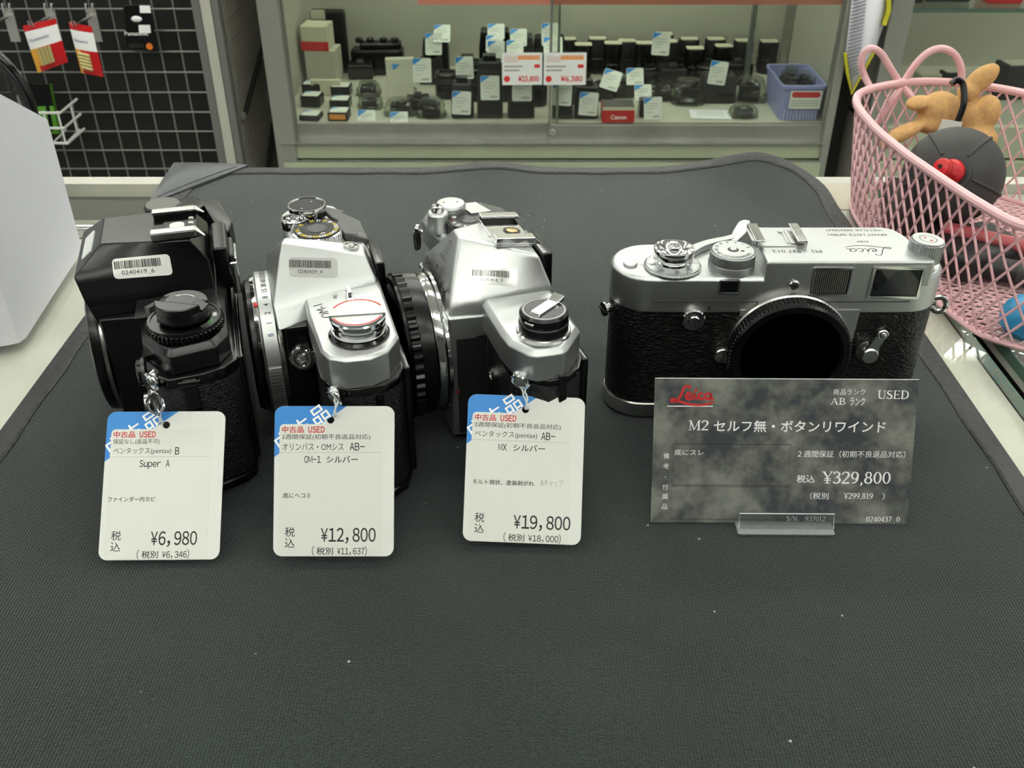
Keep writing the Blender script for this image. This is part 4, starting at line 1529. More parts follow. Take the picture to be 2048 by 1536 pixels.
    b.flat([(1.1, 3.2), (2.2, 2.2), (2.7, 3.6), (1.5, 4.4)], 77.74, 1, K @ Matrix.Rotation(-1.4, 4, 'Z'))
    obj('speed_dial', b, [M['satin_chrome'], M['engraved']], t)
    # advance lever wrapping the back of the dial
    b = B()
    arm = catmull([(-36, 2, 0), (-31, 8, 0), (-24, 13, 0), (-17, 16, 0), (-13, 18.5, 0)], False, 5)
    rings = []
    for i, p in enumerate(arm):
        f = i / (len(arm) - 1)
        w_ = 3.2 - 0.6 * f
        rings.append([(p.x - 0.75 * w_, p.y + 0.65 * w_, 69.6), (p.x + 0.75 * w_ * 0.4, p.y - 0.65 * w_ * 0.4, 69.6),
                      (p.x + 0.75 * w_ * 0.4, p.y - 0.65 * w_ * 0.4, 72.4), (p.x - 0.75 * w_, p.y + 0.65 * w_, 72.4)])
    b.loft(rings, 0)
    b.loft([[(-14.5 + x * 0.95, 16.5 + y, 71 + dz) for x, y, dz in ((-2.6, -1.2, -0.8), (0.6, -2.4, -0.8), (0.6, -2.4, 0.9), (-2.6, -1.2, 0.9))],
            [(-11.5 + x, 21.5 + y, 72.4 + dz) for x, y, dz in ((-2.8, 0.6, -0.7), (2.4, -1.6, -0.7), (2.4, -1.6, 0.8), (-2.8, 0.6, 0.8))],
            [(-8.5 + x, 26.5 + y, 74.4 + dz) for x, y, dz in ((-2.6, 0.8, -0.6), (2.2, -1.0, -0.6), (2.2, -1.0, 0.6), (-2.6, 0.8, 0.6))],
            [(-7.2 + x, 28.2 + y, 75.0 + dz) for x, y, dz in ((-1.4, 0.4, -0.4), (1.0, -0.4, -0.4), (1.0, -0.4, 0.4), (-1.4, 0.4, 0.4))]], 0)
    obj('advance_lever', b, M['satin_chrome'], t, bevel=0.5)
    # accessory shoe
    b = B()
    b.box((0.2, 6.5, 77.1), (19.5, 18, 0.6))
    b.box((5.4, 6.0, 77.6), (1.6, 11.0, 0.7), 1)
    b.box((3.7, 6.0, 77.5), (0.8, 12.0, 0.5))
    b.lathe([(1.2, 77.3), (1.2, 77.9), (0.01, 77.9)], 0, Matrix.Translation((3.0, 11.4, 0)), 16)
    b.lathe([(1.2, 77.3), (1.2, 77.9), (0.01, 77.9)], 0, Matrix.Translation((5.6, 0.2, 0)), 16)
    o = obj('accessory_shoe', b, [M['satin_chrome'], M['steel']], t)
    for sx in (-1, 1):
        b = B()
        b.box((sx * 10.2 + 0.2, 6.0, 78.2), (1.2, 17.5, 2.6))
        b.box((sx * 8.7 + 0.2, 6.0, 79.4), (4.0, 17.5, 0.9))
        obj('shoe_rail', b, M['chrome'], o, bevel=0.2)
    # rewind knob
    b = B()
    K = AX((0.05, 0.0, 1), (58.6, -4.4, 69.4))
    b.lathe([(5.0, 0), (5.0, 3)], 0, K, 32)
    b.gear(6.9, 3.0, 11.6, 40, 0.5, 0, K, 0.4)
    b.lathe([(6.4, 11.5), (6.2, 12.1), (0.01, 12.1)], 0, K, 44)
    b.stroke([(3.4 * math.cos(a), 3.4 * math.sin(a)) for a in [2 * PI * i / 30 for i in range(30)]], 0.3, 12.14, 1, K, True)
    for sx in (-1, 1):
        b.lathe([(0.6, 12.1), (0.55, 12.18), (0.01, 12.18)], 2, K @ Matrix.Translation((sx * 0.9, -sx * 1.3, 0)), 12)
    obj('rewind_knob', b, [M['satin_chrome'], M['engraved'], M['red_ink']], t)
    # engraving on the top
    b = B()
    T_ = TOP(77.02)
    b.text('M2 – 937 012', -15.9, 4.2, 5.4, 7.9, 0.04, 0, T_, 0.0)
    script_word(b, -45.1, 1.2, 18.6, 9.2, 0.42, 0.04, 0, T_)
    b.text('DBP', -37.6, -32.8, -3.2, -1.7, 0.04, 0, T_, 0.0)
    b.text('ERNST LEITZ GMBH', -47.4, -22.8, -10.0, -8.2, 0.04, 0, T_, 0.0)
    b.text('WETZLAR GERMANY', -47.0, -22.8, -14.6, -12.8, 0.04, 0, T_, 0.0)
    obj('engraving', b, M['engraved'], t)
    return t

rangefinder = build_rangefinder()

# ------------------------------------------------------------------ grey price card in its clear stand
def card_surface():
    m = mat('card_print', '#5a5c58', 0.28)
    nt = m.node_tree
    bs = nt.nodes['Principled BSDF']
    tc = nt.nodes.new('ShaderNodeTexCoord')
    n1 = nt.nodes.new('ShaderNodeTexNoise')
    n1.inputs['Scale'].default_value = 45
    n1.inputs['Detail'].default_value = 4
    v = nt.nodes.new('ShaderNodeTexVoronoi')
    v.inputs['Scale'].default_value = 700
    n2 = nt.nodes.new('ShaderNodeTexNoise')
    n2.inputs['Scale'].default_value = 260
    n2.inputs['Detail'].default_value = 4
    ad = nt.nodes.new('ShaderNodeMath')
    ad.operation = 'MULTIPLY_ADD'
    ad.inputs[1].default_value = 0.35
    r = nt.nodes.new('ShaderNodeValToRGB')
    e = r.color_ramp.elements
    e[0].position, e[0].color = 0.56, lin('#424449')
    e[1].position, e[1].color = 0.82, lin('#80827a')
    x = e.new(0.68)
    x.color = lin('#62645f')
    L = nt.links.new
    for n in (n1, n2):
        L(tc.outputs['Object'], n.inputs['Vector'])
    L(n2.outputs[0], ad.inputs[0])
    L(n1.outputs[0], ad.inputs[2])
    L(ad.outputs[0], r.inputs[0])
    L(r.outputs[0], bs.inputs['Base Color'])
    return m

def ring_stroke(cx, cy, rx, ry, th, tn):
    P_, W_ = [], []
    for i in range(29):
        a = 2 * PI * i / 28
        P_.append((cx + rx * math.cos(a), cy + ry * math.sin(a)))
        W_.append(tn + (th - tn) * abs(math.cos(a)) ** 1.5)
    return ('raw', P_, W_)
def sf(x, y, w):
    return ('raw', [(x - w / 2, y), (x + w / 2, y)], [0.05, 0.05])
TK, TN = 0.14, 0.06
SERIF = {
    '0': (0.58, [ring_stroke(0.29, 0.5, 0.20, 0.46, TK, TN)]),
    '1': (0.50, [('raw', [(0.27, 0.97), (0.27, 0.0)], [0.13, 0.13]), ('raw', [(0.08, 0.84), (0.27, 0.96)], [0.05, 0.07]), sf(0.27, 0.025, 0.36)]),
    '2': (0.58, [('c', [(0.07, 0.74), (0.12, 0.92), (0.28, 0.96), (0.44, 0.87), (0.46, 0.68), (0.33, 0.42), (0.07, 0.07)], [0.12, 0.07, 0.07, 0.12, 0.15, 0.09, 0.06]),
                  ('raw', [(0.05, 0.055), (0.52, 0.055)], [0.11, 0.11])]),
    '3': (0.56, [('c', [(0.07, 0.80), (0.15, 0.95), (0.33, 0.95), (0.43, 0.78), (0.36, 0.60), (0.20, 0.53)], [0.12, 0.07, 0.08, 0.15, 0.10, 0.05]),
                 ('c', [(0.20, 0.53), (0.40, 0.47), (0.47, 0.28), (0.38, 0.08), (0.20, 0.035), (0.06, 0.14)], [0.05, 0.09, 0.16, 0.10, 0.07, 0.12])]),
    '4': (0.60, [('raw', [(0.36, 0.97), (0.04, 0.30)], [0.07, 0.06]), ('raw', [(0.03, 0.28), (0.57, 0.28)], [0.07, 0.07]), ('raw', [(0.39, 0.97), (0.39, 0.0)], [0.13, 0.13]), sf(0.39, 0.025, 0.3)]),
    '7': (0.56, [('raw', [(0.06, 0.93), (0.51, 0.93)], [0.11, 0.11]), ('raw', [(0.50, 0.92), (0.20, 0.0)], [0.08, 0.13])]),
    '8': (0.58, [ring_stroke(0.29, 0.74, 0.16, 0.22, 0.12, TN), ring_stroke(0.29, 0.27, 0.20, 0.24, 0.14, TN)]),
    '9': (0.58, [ring_stroke(0.28, 0.67, 0.19, 0.29, 0.14, TN), ('c', [(0.47, 0.66), (0.44, 0.34), (0.31, 0.10), (0.10, 0.03)], [0.14, 0.13, 0.08, 0.06])]),
    ',': (0.28, [('c', [(0.11, 0.06), (0.16, 0.02), (0.12, -0.12), (0.05, -0.18)], [0.13, 0.13, 0.08, 0.04])]),
    '.': (0.28, [('raw', [(0.06, 0.06), (0.18, 0.06)], [0.12, 0.12])]),
    '/': (0.40, [('raw', [(0.02, -0.05), (0.36, 1.0)], [0.06, 0.06])]),
    '\u00a5': (0.64, [('raw', [(0.08, 0.97), (0.32, 0.5)], [0.13, 0.12]), ('raw', [(0.57, 0.97), (0.32, 0.5)], [0.06, 0.06]), ('raw', [(0.32, 0.52), (0.32, 0.0)], [0.13, 0.13]),
                     ('raw', [(0.10, 0.42), (0.54, 0.42)], [0.06, 0.06]), ('raw', [(0.10, 0.27), (0.54, 0.27)], [0.06, 0.06]), sf(0.32, 0.025, 0.32), sf(0.08, 0.975, 0.24), sf(0.56, 0.975, 0.22)]),
    'U': (0.76, [('c', [(0.15, 0.97), (0.15, 0.36), (0.20, 0.12), (0.38, 0.035), (0.56, 0.12), (0.61, 0.36), (0.61, 0.97)], [0.13, 0.13, 0.12, 0.08, 0.06, 0.06, 0.06]), sf(0.15, 0.975, 0.30), sf(0.61, 0.975, 0.24)]),
    'S': (0.56, [('c', [(0.46, 0.76), (0.40, 0.92), (0.24, 0.96), (0.10, 0.84), (0.13, 0.64), (0.36, 0.46), (0.48, 0.26), (0.40, 0.08), (0.22, 0.035), (0.08, 0.12), (0.05, 0.28)],
                  [0.05, 0.07, 0.08, 0.12, 0.15, 0.16, 0.14, 0.10, 0.08, 0.07, 0.05])]),
    'E': (0.64, [('raw', [(0.16, 0.97), (0.16, 0.0)], [0.13, 0.13]), ('raw', [(0.04, 0.97), (0.56, 0.97)], [0.055, 0.055]), ('raw', [(0.04, 0.03), (0.58, 0.03)], [0.055, 0.055]),
                 ('raw', [(0.16, 0.51), (0.44, 0.51)], [0.055, 0.055]), ('raw', [(0.55, 0.99), (0.55, 0.80)], [0.06, 0.03]), ('raw', [(0.57, 0.0), (0.58, 0.22)], [0.06, 0.03]), ('raw', [(0.44, 0.62), (0.44, 0.40)], [0.05, 0.05])]),
    'D': (0.76, [('raw', [(0.16, 0.97), (0.16, 0.0)], [0.13, 0.13]), ('c', [(0.04, 0.97), (0.34, 0.965), (0.58, 0.80), (0.64, 0.5), (0.58, 0.20), (0.34, 0.035), (0.04, 0.03)], [0.055, 0.06, 0.11, 0.14, 0.11, 0.06, 0.055])]),
    'A': (0.72, [('raw', [(0.34, 0.99), (0.09, 0.0)], [0.05, 0.06]), ('raw', [(0.34, 0.99), (0.60, 0.0)], [0.10, 0.14]), ('raw', [(0.17, 0.33), (0.50, 0.33)], [0.05, 0.05]), sf(0.09, 0.025, 0.24), sf(0.60, 0.025, 0.28)]),
    'B': (0.66, [('raw', [(0.16, 0.97), (0.16, 0.0)], [0.13, 0.13]), ('c', [(0.04, 0.97), (0.34, 0.965), (0.48, 0.76), (0.36, 0.54), (0.16, 0.52)], [0.055, 0.06, 0.13, 0.06, 0.05]),
                 ('c', [(0.16, 0.52), (0.40, 0.50), (0.54, 0.27), (0.40, 0.04), (0.04, 0.03)], [0.05, 0.06, 0.14, 0.06, 0.055])]),
    'M': (0.92, [('raw', [(0.15, 0.97), (0.13, 0.0)], [0.06, 0.06]), ('raw', [(0.15, 0.97), (0.43, 0.04)], [0.14, 0.10]), ('raw', [(0.43, 0.04), (0.74, 0.97)], [0.05, 0.06]), ('raw', [(0.76, 0.97), (0.76, 0.0)], [0.13, 0.13]),
                 sf(0.11, 0.975, 0.20), sf(0.13, 0.025, 0.22), sf(0.76, 0.025, 0.28), sf(0.79, 0.975, 0.18)]),
    'N': (0.78, [('raw', [(0.14, 0.97), (0.14, 0.0)], [0.06, 0.06]), ('raw', [(0.12, 0.97), (0.62, 0.03)], [0.12, 0.12]), ('raw', [(0.62, 0.97), (0.62, 0.0)], [0.06, 0.06]), sf(0.11, 0.975, 0.2), sf(0.14, 0.025, 0.22), sf(0.62, 0.975, 0.22)]),
    ' ': (0.35, []),
}
def serif(b, s, x0, x1, y0, y1, z, mi=0):
    tot = sum(SERIF[c][0] for c in s)
    k, h = (x1 - x0) / tot, y1 - y0
    x = x0
    for c in s:
        wd, st = SERIF[c]
        for kind, P_, W_ in st:
            P3 = [(x + p[0] * k, y0 + p[1] * h, 0) for p in P_]
            ws = [v * (h + k) / 2 for v in W_]
            if kind == 'c':
                Q = catmull(P3, False, 5)
                n = len(P3) - 1
                ws2 = []
                for i in range(len(Q)):
                    f = i / 5
                    a_ = min(n, int(f))
                    c_ = min(n, a_ + 1)
                    ws2.append(ws[a_] + (ws[c_] - ws[a_]) * (f - a_))
                b.stroke([(q.x, q.y) for q in Q], ws2, z, mi)
            else:
                b.stroke([(q[0], q[1]) for q in P3], ws, z, mi)
        x += wd * k

CW, CH = 98.3, 56.4
card = thing('price_card', 'grey mottled price card with white lettering and red script logo, standing before the chrome camera', 'price card',
             (102.4, 282.3, 1.0), 0, None, (math.radians(90 - 23), 0, math.radians(-0.6)))
b = B()
b.box((0, CH / 2, 0), (CW, CH, 0.5))
obj('card_board', b, [card_surface()], card)
b = B()
b.rect(-CW / 2, CH - 0.25, CW / 2, CH + 0.02, 0.27)
def bx_(x0, x1, y0, y1):
    return x0 - CW / 2, x1 - CW / 2, CH - y1, CH - y0
def T(s, x0, x1, y0, y1, mi=0, bold=0.0):
    a = bx_(x0, x1, y0, y1)
    b.text(s, a[0], a[1], a[2], a[3], 0.28, mi, None, bold)
def TS(s, x0, x1, y0, y1):
    a = bx_(x0, x1, y0, y1)
    serif(b, s, a[0], a[1], a[2], a[3], 0.28)
T('商品ランク', 66.8, 78.7, 3.8, 6.1)
TS('AB', 65.9, 71.8, 7.3, 9.8)
T('ランク', 73.2, 78.8, 7.1, 10.1, 0, 0.008)
TS('USED', 83.3, 95.2, 4.3, 7.5)
TS('M2', 13.1, 20.9, 16.2, 20.0)
T('セルフ無・ボタンリワインド', 22.7, 87.3, 16.0, 20.6, 0, 0.01)
T('底にスレ', 8.2, 19.3, 27.5, 29.8)
for s, y in (('備', 29.0), ('考', 33.0), ('・', 38.2), ('付', 41.2), ('属', 45.0), ('品', 49.0)):
    if s == '・':
        T(s, 4.9, 5.3, y, y + 0.4)
    else:
        T(s, 4.1, 6.3, y, y + 2.2)
T('２週間保証（初期不良返品対応）', 54.8, 95.5, 27.6, 30.3)
T('税込', 55.0, 61.9, 37.2, 40.3, 0, 0.006)
TS('¥329,800', 64.8, 90.8, 35.8, 40.5)
T('（税別', 60.5, 67.5, 44.1, 46.8)
TS('¥299,819', 73.4, 84.5, 44.2, 46.5)
T('）', 88.0, 88.9, 44.1, 46.8)
TS('S/N.', 52.0, 57.0, 53.6, 55.5)
TS('937012', 59.1, 67.0, 53.6, 55.5)
TS('0240437  0', 82.4, 95.4, 53.5, 55.6)
obj('printed_text', b, [M['white_ink']], card)
b = B()
a = bx_(6.3, 22.2, 3.0, 10.4)
script_word(b, a[0], a[2], a[1] - a[0], a[3] - a[2], 1.0, 0.28, 0, None)
o = obj('logo', b, [M['red_ink']], card)
b = B()
a = bx_(4.9, 22.0, 10.6, 10.95)
b.rect(a[0], a[2], a[1], a[3], 0.28)
obj('logo_underline', b, [M['white_ink']], o)
b = B()
for y0, y1 in ((25.4, 41.4), (42.0, 55.0)):
    a = bx_(7.7, 52.0, y0, y1)
    b.stroke([(a[0], a[2]), (a[1], a[2]), (a[1], a[3]), (a[0], a[3])], 0.2, 0.28, 0, None, True)
obj('ruled_boxes', b, [M['black_matte']], card)

def clear_acrylic(nm='clear_acrylic', veil=0.03):
    m = glass_mat(nm, '#e6eaea', 0.04, 1.6)
    nt = m.node_tree
    o = [n for n in nt.nodes if n.type == 'OUTPUT_MATERIAL'][0]
    old = o.inputs[0].links[0].from_socket
    d = nt.nodes.new('ShaderNodeBsdfDiffuse')
    d.inputs[0].default_value = lin('#e4e6e6')
    mx = nt.nodes.new('ShaderNodeMixShader')
    mx.inputs[0].default_value = veil  # white diffuse veil paints pale highlights into the clear plastic
    nt.links.new(old, mx.inputs[1])
    nt.links.new(d.outputs[0], mx.inputs[2])
    nt.links.new(mx.outputs[0], o.inputs[0])
    return m
hold = thing('card_stand', 'small clear acrylic stand holding up the grey price card', 'card stand', (104.2, 279.0, 0.4), math.radians(-0.6))
b = B()
b.prism(round_rect(-18.0, 0, 18.0, 6.3, 0.8), -0.9, 0.9, 0, FR((0, -0.2, 0.9), (1, 0, 0), (0, 0.39, 0.92)), 0.35, 0.35)
o = obj('front_lip', b, clear_acrylic(), hold)
b = B()
b.prism(round_rect(-18.6, -3.4, 18.2, 18, 1.0), 0, 1.3, 0, None, 0.4, 0.4)
obj('foot', b, clear_acrylic('veiled_acrylic', 0.22), hold)
b = B()
FL = FR((0, -0.2, 0.9), (1, 0, 0), (0, 0.39, 0.92))
b.tube([FL @ Vector(p) for p in ((-17.9, 0.3, 0.9), (-17.9, 6.1, 0.9), (17.9, 6.1, 0.9), (17.9, 0.3, 0.9))], 0.22, 0, 6)
obj('edge_glint', b, mat('edge_glint', '#c4c8c8', 0.2), o)  # pale tube paints the bright glint along the lip's edges
b = B()
b.prism(round_rect(-17.6, 0, 17.6, 36, 1.0), -0.7, 0.7, 0, FR((0, 6.0, 1.2), (1, 0, 0), (0, 0.39, 0.92)), 0.35, 0.35)
obj('back_rest', b, bpy.data.materials['clear_acrylic'], hold)

# ------------------------------------------------------------------ hanging price tags
TW, TH = 43.8, 54.6
def world_child(o, parent):
    o.parent = parent
    o.matrix_parent_inverse = parent.matrix_basis.inverted()

def price_tag(label, loc, lean, roll, yaw, lines, string_pts, hole_x):
    t = thing('price_tag', label, 'price tag', loc, 0, None, (math.radians(90 - lean), math.radians(roll), math.radians(yaw)))
    hw = TW / 2
    fx, fy = TW / 45.0, TH / 57.0
    def X(x): return x * fx - hw
    def Y(y): return TH - y * fy
    b = B()
    hx, hy = X(hole_x), Y(5.3)
    b.sheet(round_rect(-hw, 0, hw, TH, 3.2, 7), [circ(hx, hy, 1.35, 20)], -0.18, 0.18)
    obj('card', b, M['tag_card'], t)
    # blue corner with its ghost characters
    b = B()
    rr = [p for p in round_rect(-hw + 0.02, 0, hw, TH - 0.02, 3.2, 7) if p[0] < -hw + 3.3 and p[1] > TH - 3.3]
    tri = [(X(27.0), TH - 0.02)] + rr + [(-hw + 0.02, Y(19.4))]
    tri = ccw(tri)
    b.sheet(tri, [circ(hx, hy, 1.4, 20)] if hole_x < 21 else [], 0.18, 0.21)
    A_ = FR((X(8.0), Y(12.6), 0.23), (27, 19.4, 0), (-19.4, 27, 0))
    for i, s in enumerate('中古品'):
        x = -6.8 + i * 7.9
        b.text(s, x, x + 6.4, -0.9, 5.5, 0.02, 1, A_, 0.012)
    obj('blue_corner', b, [M['tag_blue'], M['white_ink']], t)
    # printed sticker
    b = B()
    b.prism(round_rect(X(1.9), -0.3 + 0.4, X(40.2), Y(6.9), 1.6, 5), 0.2, 0.28)
    st = obj('printed_label', b, M['tag_label'], t)
    b = B()
    b.rect(X(1.9), Y(17.75), X(40), Y(17.6), 0.30, 2)  # thin grey line across the label
    for s, x0, x1, y0, y1, mi, bold in lines:
        if mi != 3 and all(ord(c) < 0x100 for c in s):
            b.mono(s, X(x0), X(x1), Y(y1), Y(y0), 0.31, mi, None, bold)
        else:
            b.text(s, X(x0), X(x1), Y(y1), Y(y0), 0.31, mi, None, bold)
    obj('print', b, [M['dark_ink'], M['red_ink'], M['tag_shade_line'], M['pencil']], st)
    # string, in world millimetres
    b = B()
    for k, off in enumerate((-0.45, 0.45)):
        b.tube([(p[0] + off * (1 - i / len(string_pts)) + (0.3 * math.sin(i * 1.9 + k * 2)), p[1], p[2]) for i, p in enumerate(catmull(string_pts, False, 4))], 0.38, 0, 6)
    o = obj('string', b, mat('clear_string', '#c9cdd0', 0.2, spec=0.8))
    world_child(o, t)
    return t

def std_lines(warr, wx, maker, mx, grade, gx, model, note, nx, price, px, net, qx):
    L = [('中古品', 2.8, 11.0, 7.7, 10.2, 1, 0.02), ('USED', 12.6, 18.9, 7.8, 10.1, 1, 0.03),
         (warr, 2.8, wx, 10.7, 13.0, 0, 0.003), (maker, 3.1, mx, 14.1, 16.9, 0, 0.0), (grade, gx[0], gx[1], 14.0, 16.9, 0, 0.014),
         (note, nx[0], nx[1], 33.0, 35.0, 0, 0.012),
         ('税', 4.3, 8.0, 46.0, 49.6, 0, 0.004), ('込', 4.3, 8.0, 50.2, 53.7, 0, 0.004),
         (price, px[0], px[1], 46.3, 51.4, 0, 0.012),
         ('(', qx[0], qx[0] + 1.4, 53.5, 56.4, 0, 0.0), ('税別', qx[0] + 2.0, qx[0] + 8.2, 53.6, 56.4, 0, 0.008), (net, qx[0] + 9.6, qx[1] - 1.0, 53.8, 56.2, 0, 0.01), (')', qx[1] - 1.2, qx[1], 53.5, 56.4, 0, 0.0)]
    return L + [(m[0], m[1], m[2], 19.0, 21.6, 0, 0.012) for m in model]

W2 = '2週間保証(初期不良返品対応)'
tagA = price_tag('white and blue price tag showing ¥6,980, hanging from the all-black camera', (-128.6, 260.0, 3.0), 44, 0.3, 1.0,
                 std_lines('保証なし(返品不可)', 20.5, 'ペンタックス(pentax)', 25.0, 'B', (26.4, 28.2), [('Super A', 13.2, 24.8)], 'ファインダー内カビ', (2.2, 20.0),
                           '¥6,980', (19.0, 36.6), '¥6,346', (14.0, 34.0)),
                 [(-132.0, 296.4, 39.0), (-130.6, 293.6, 40.8), (-130.4, 296.6, 46.0), (-130.6, 297.2, 48.0)], 22.6)
tagB = price_tag('white and blue price tag showing ¥12,800, hanging from the second camera from the left', (-64.9, 260.3, 4.5), 36.5, 0, 0,
                 std_lines(W2, 36.0, 'オリンパス・OMシス', 26.0, 'AB-', (28.2, 34.0), [('OM-1', 11.2, 17.6), ('シルバー', 19.6, 31.4)], '底にヘコミ', (3.4, 13.8),
                           '¥12,800', (17.6, 38.4), '¥11,637', (14.2, 35.2)),
                 [(-65.0, 290.5, 46.0), (-64.2, 287.8, 48.0), (-63.6, 290.5, 52.5), (-63.8, 291.5, 54.5)], 21.0)
tagC = price_tag('white and blue price tag showing ¥19,800, hanging from the third camera from the left', (3.5, 268.3, 3.6), 38, 1.2, -2.0,
                 std_lines(W2, 36.0, 'ペンタックス(pentax)', 27.0, 'AB-', (28.5, 34.0), [('MX', 12.2, 15.6), ('シルバー', 18.0, 30.2)], 'モルト現状、塗装剥がれ', (3.0, 26.5),
                           '¥19,800', (19.0, 41.0), '¥18,000', (15.3, 37.6)) + [('Bキャップ', 29.2, 37.6, 32.2, 34.8, 3, -0.012)],
                 [(5.2, 298.4, 43.6), (5.6, 295.6, 45.4), (5.0, 298.4, 49.0), (3.4, 302.0, 52.0)], 22.2)
# ================================================================== left edge of the counter
t = thing('sign_box', 'plain white wedge-shaped box standing at the left end of the counter', 'box', (0, 0, 0))
b = B()
prof = [(425, TOPZ), (530, TOPZ), (530, 76), (425, 138)]
R = []
for x, y0 in ((-251, 0.0), (-254, -4), (-258, -6.5), (-266, -8), (-400, -8)):
    R.append([(x if i in (0, 3) or x < -252 else x - 7, y + (y0 if i in (0, 3) else 0) + (12 if i in (0, 3) and x == -251 else 0), z) for i, (y, z) in enumerate(prof)])
R[0] = [(-248.5, 428, TOPZ), (-257, 530, TOPZ), (-257, 530, 76), (-248.5, 428, 136.2)]
R[1] = [(-250, 423, TOPZ), (-258, 530.5, TOPZ), (-258, 530.5, 76), (-250, 423, 139)]
R[2] = [(-256, 420, TOPZ), (-262, 531, TOPZ), (-262, 531, 76), (-256, 420, 141)]
R[3] = [(-268, 418, TOPZ), (-270, 531, TOPZ), (-270, 531, 76), (-268, 418, 142)]
R[4] = [(-400, 418, TOPZ), (-400, 531, TOPZ), (-400, 531, 76), (-400, 418, 142)]
b.loft(R)
o = obj('board', b, M['paper'], t)

t = thing('magnifier', 'round clear magnifier with thick black rim behind the white box', 'magnifying glass', (-352, 600, TOPZ), math.radians(6))
b = B()
b.tube([(50 * math.cos(a), 0, 62 + 50 * math.sin(a)) for a in [2 * PI * i / 64 for i in range(64)]], 4.2, 0, 12, True)
obj('rim', b, M['black_gloss'], t)
b = B()
b.lathe([(47, -2.6), (30, -4.0), (0.01, -5.0)], 0, FR((0, 0, 62), (1, 0, 0), (0, 0, 1)), 56, False)
b.lathe([(47, 1.6), (0.01, 1.7)], 0, FR((0, 0, 62), (1, 0, 0), (0, 0, 1)), 56, False)
obj('lens', b, glass_mat('smoke_glass', '#b9bbb9', 0.02), t)
b = B()
b.box((0, 0, 4), (70, 40, 8))
b.tube([(0, 0, 6), (0, 0, 14)], 5, 0, 12)
obj('foot', b, M['black_gloss'], t, bevel=2)
b = B()
b.box((0, 0, 0), (60, 24, 80))
o = obj('pouch', b, M['red_plastic'], None, (-372, 660 - 36, 38), bevel=6)
tag(o, 'red pouch seen through the round magnifier at the left edge', 'pouch')

# ================================================================== pink wire basket and what lies in it
rim_pts = [(238, 410), (226, 436), (216, 484), (211.5, 512), (208.5, 553), (212, 596), (226, 620), (260, 637), (292, 634), (324, 612),
           (352, 574), (372, 522), (376, 470), (362, 424), (328, 398), (276, 392)]
RIM_Z, BASE_Z = 65.0, TOPZ + 2.1
cen = Vector((292, 514, 0))
curve = catmull([(x, y, 0) for x, y in rim_pts], True, 12)
# resample evenly
d = [0]
for i in range(len(curve)):
    d.append(d[-1] + (curve[(i + 1) % len(curve)] - curve[i]).length)
def along(s):
    s = (s % 1.0) * d[-1]
    lo = 0
    for k in range(len(curve)):
        if d[k + 1] >= s:
            lo = k
            break
    f = (s - d[lo]) / max(1e-9, d[lo + 1] - d[lo])
    return curve[lo].lerp(curve[(lo + 1) % len(curve)], f)
def wall_pt(s, h):
    """h: 0 at the base, 1 at the rim"""
    p = along(s)
    k = 0.90 + 0.10 * h ** 0.8
    q = cen + (p - cen) * k
    return Vector((q.x, q.y, BASE_Z + (RIM_Z - BASE_Z) * h))
bk = thing('wire_basket', 'pink wire mesh basket with two looped ear handles on the right-hand counter', 'basket', (0, 0, 0))
b = B()
b.tube([tuple(wall_pt(i / 110, 1)) for i in range(110)], 2.5, 0, 10, True)
obj('rim', b, M['pink'], bk)
b = B()
NC, NR = 66, 8
for i in range(NC):
    for sg in (1, -1):
        P_ = []
        for r in range(NR + 1):
            for f in ((0.0, 0.5) if r < NR else (0.0,)):
                P_.append(tuple(wall_pt((i + sg * 0.5 * (r + f)) / NC, (r + f) / NR)))
        b.tube(P_, 0.72, 0, 5)
obj('mesh_wall', b, M['pink'], bk)
b = B()
b.tube([tuple(wall_pt(i / 90, 0.02)) for i in range(90)], 1.7, 0, 8, True)
obj('base_ring', b, M['pink'], bk)
b = B()
base_poly = [wall_pt(i / 60, 0) for i in range(60)]
def inside(x, y):
    c = False
    for i in range(60):
        p, q = base_poly[i - 1], base_poly[i]
        if (p.y > y) != (q.y > y) and x < (q.x - p.x) * (y - p.y) / (q.y - p.y) + p.x:
            c = not c
    return c
for sg in (1, -1):
    for k in range(-26, 27):
        run = []
        for j in range(-80, 81):
            x = cen.x + j * 2 + k * 9.5
            y = cen.y + sg * j * 2 * 0.55
            if inside(x, y):
                run.append((x, y, BASE_Z))
            elif run:
                break
        if len(run) > 2:
            b.tube([run[0], run[len(run) // 2], run[-1]], 0.8, 0, 5)
obj('base_mesh', b, M['pink'], bk)
for nm, pts in (('ear_handle', [(1741, 176), (1728, 150), (1722, 126), (1729, 104), (1745, 97), (1762, 107), (1780, 135), (1798, 163), (1822, 192), (1850, 226), (1872, 254)]),
                ('ear_handle', [(1747, 256), (1768, 226), (1788, 195), (1808, 164), (1830, 130), (1855, 106), (1882, 97), (1906, 106), (1920, 128), (1923, 150), (1920, 168)])):
    b = B()
    b.tube([tuple(p) for p in catmull([at(u, v, 634 + (3 if v < 170 else -2)) for u, v in pts], False, 6)], 2.3, 0, 10)
    obj(nm, b, M['pink'], bk)

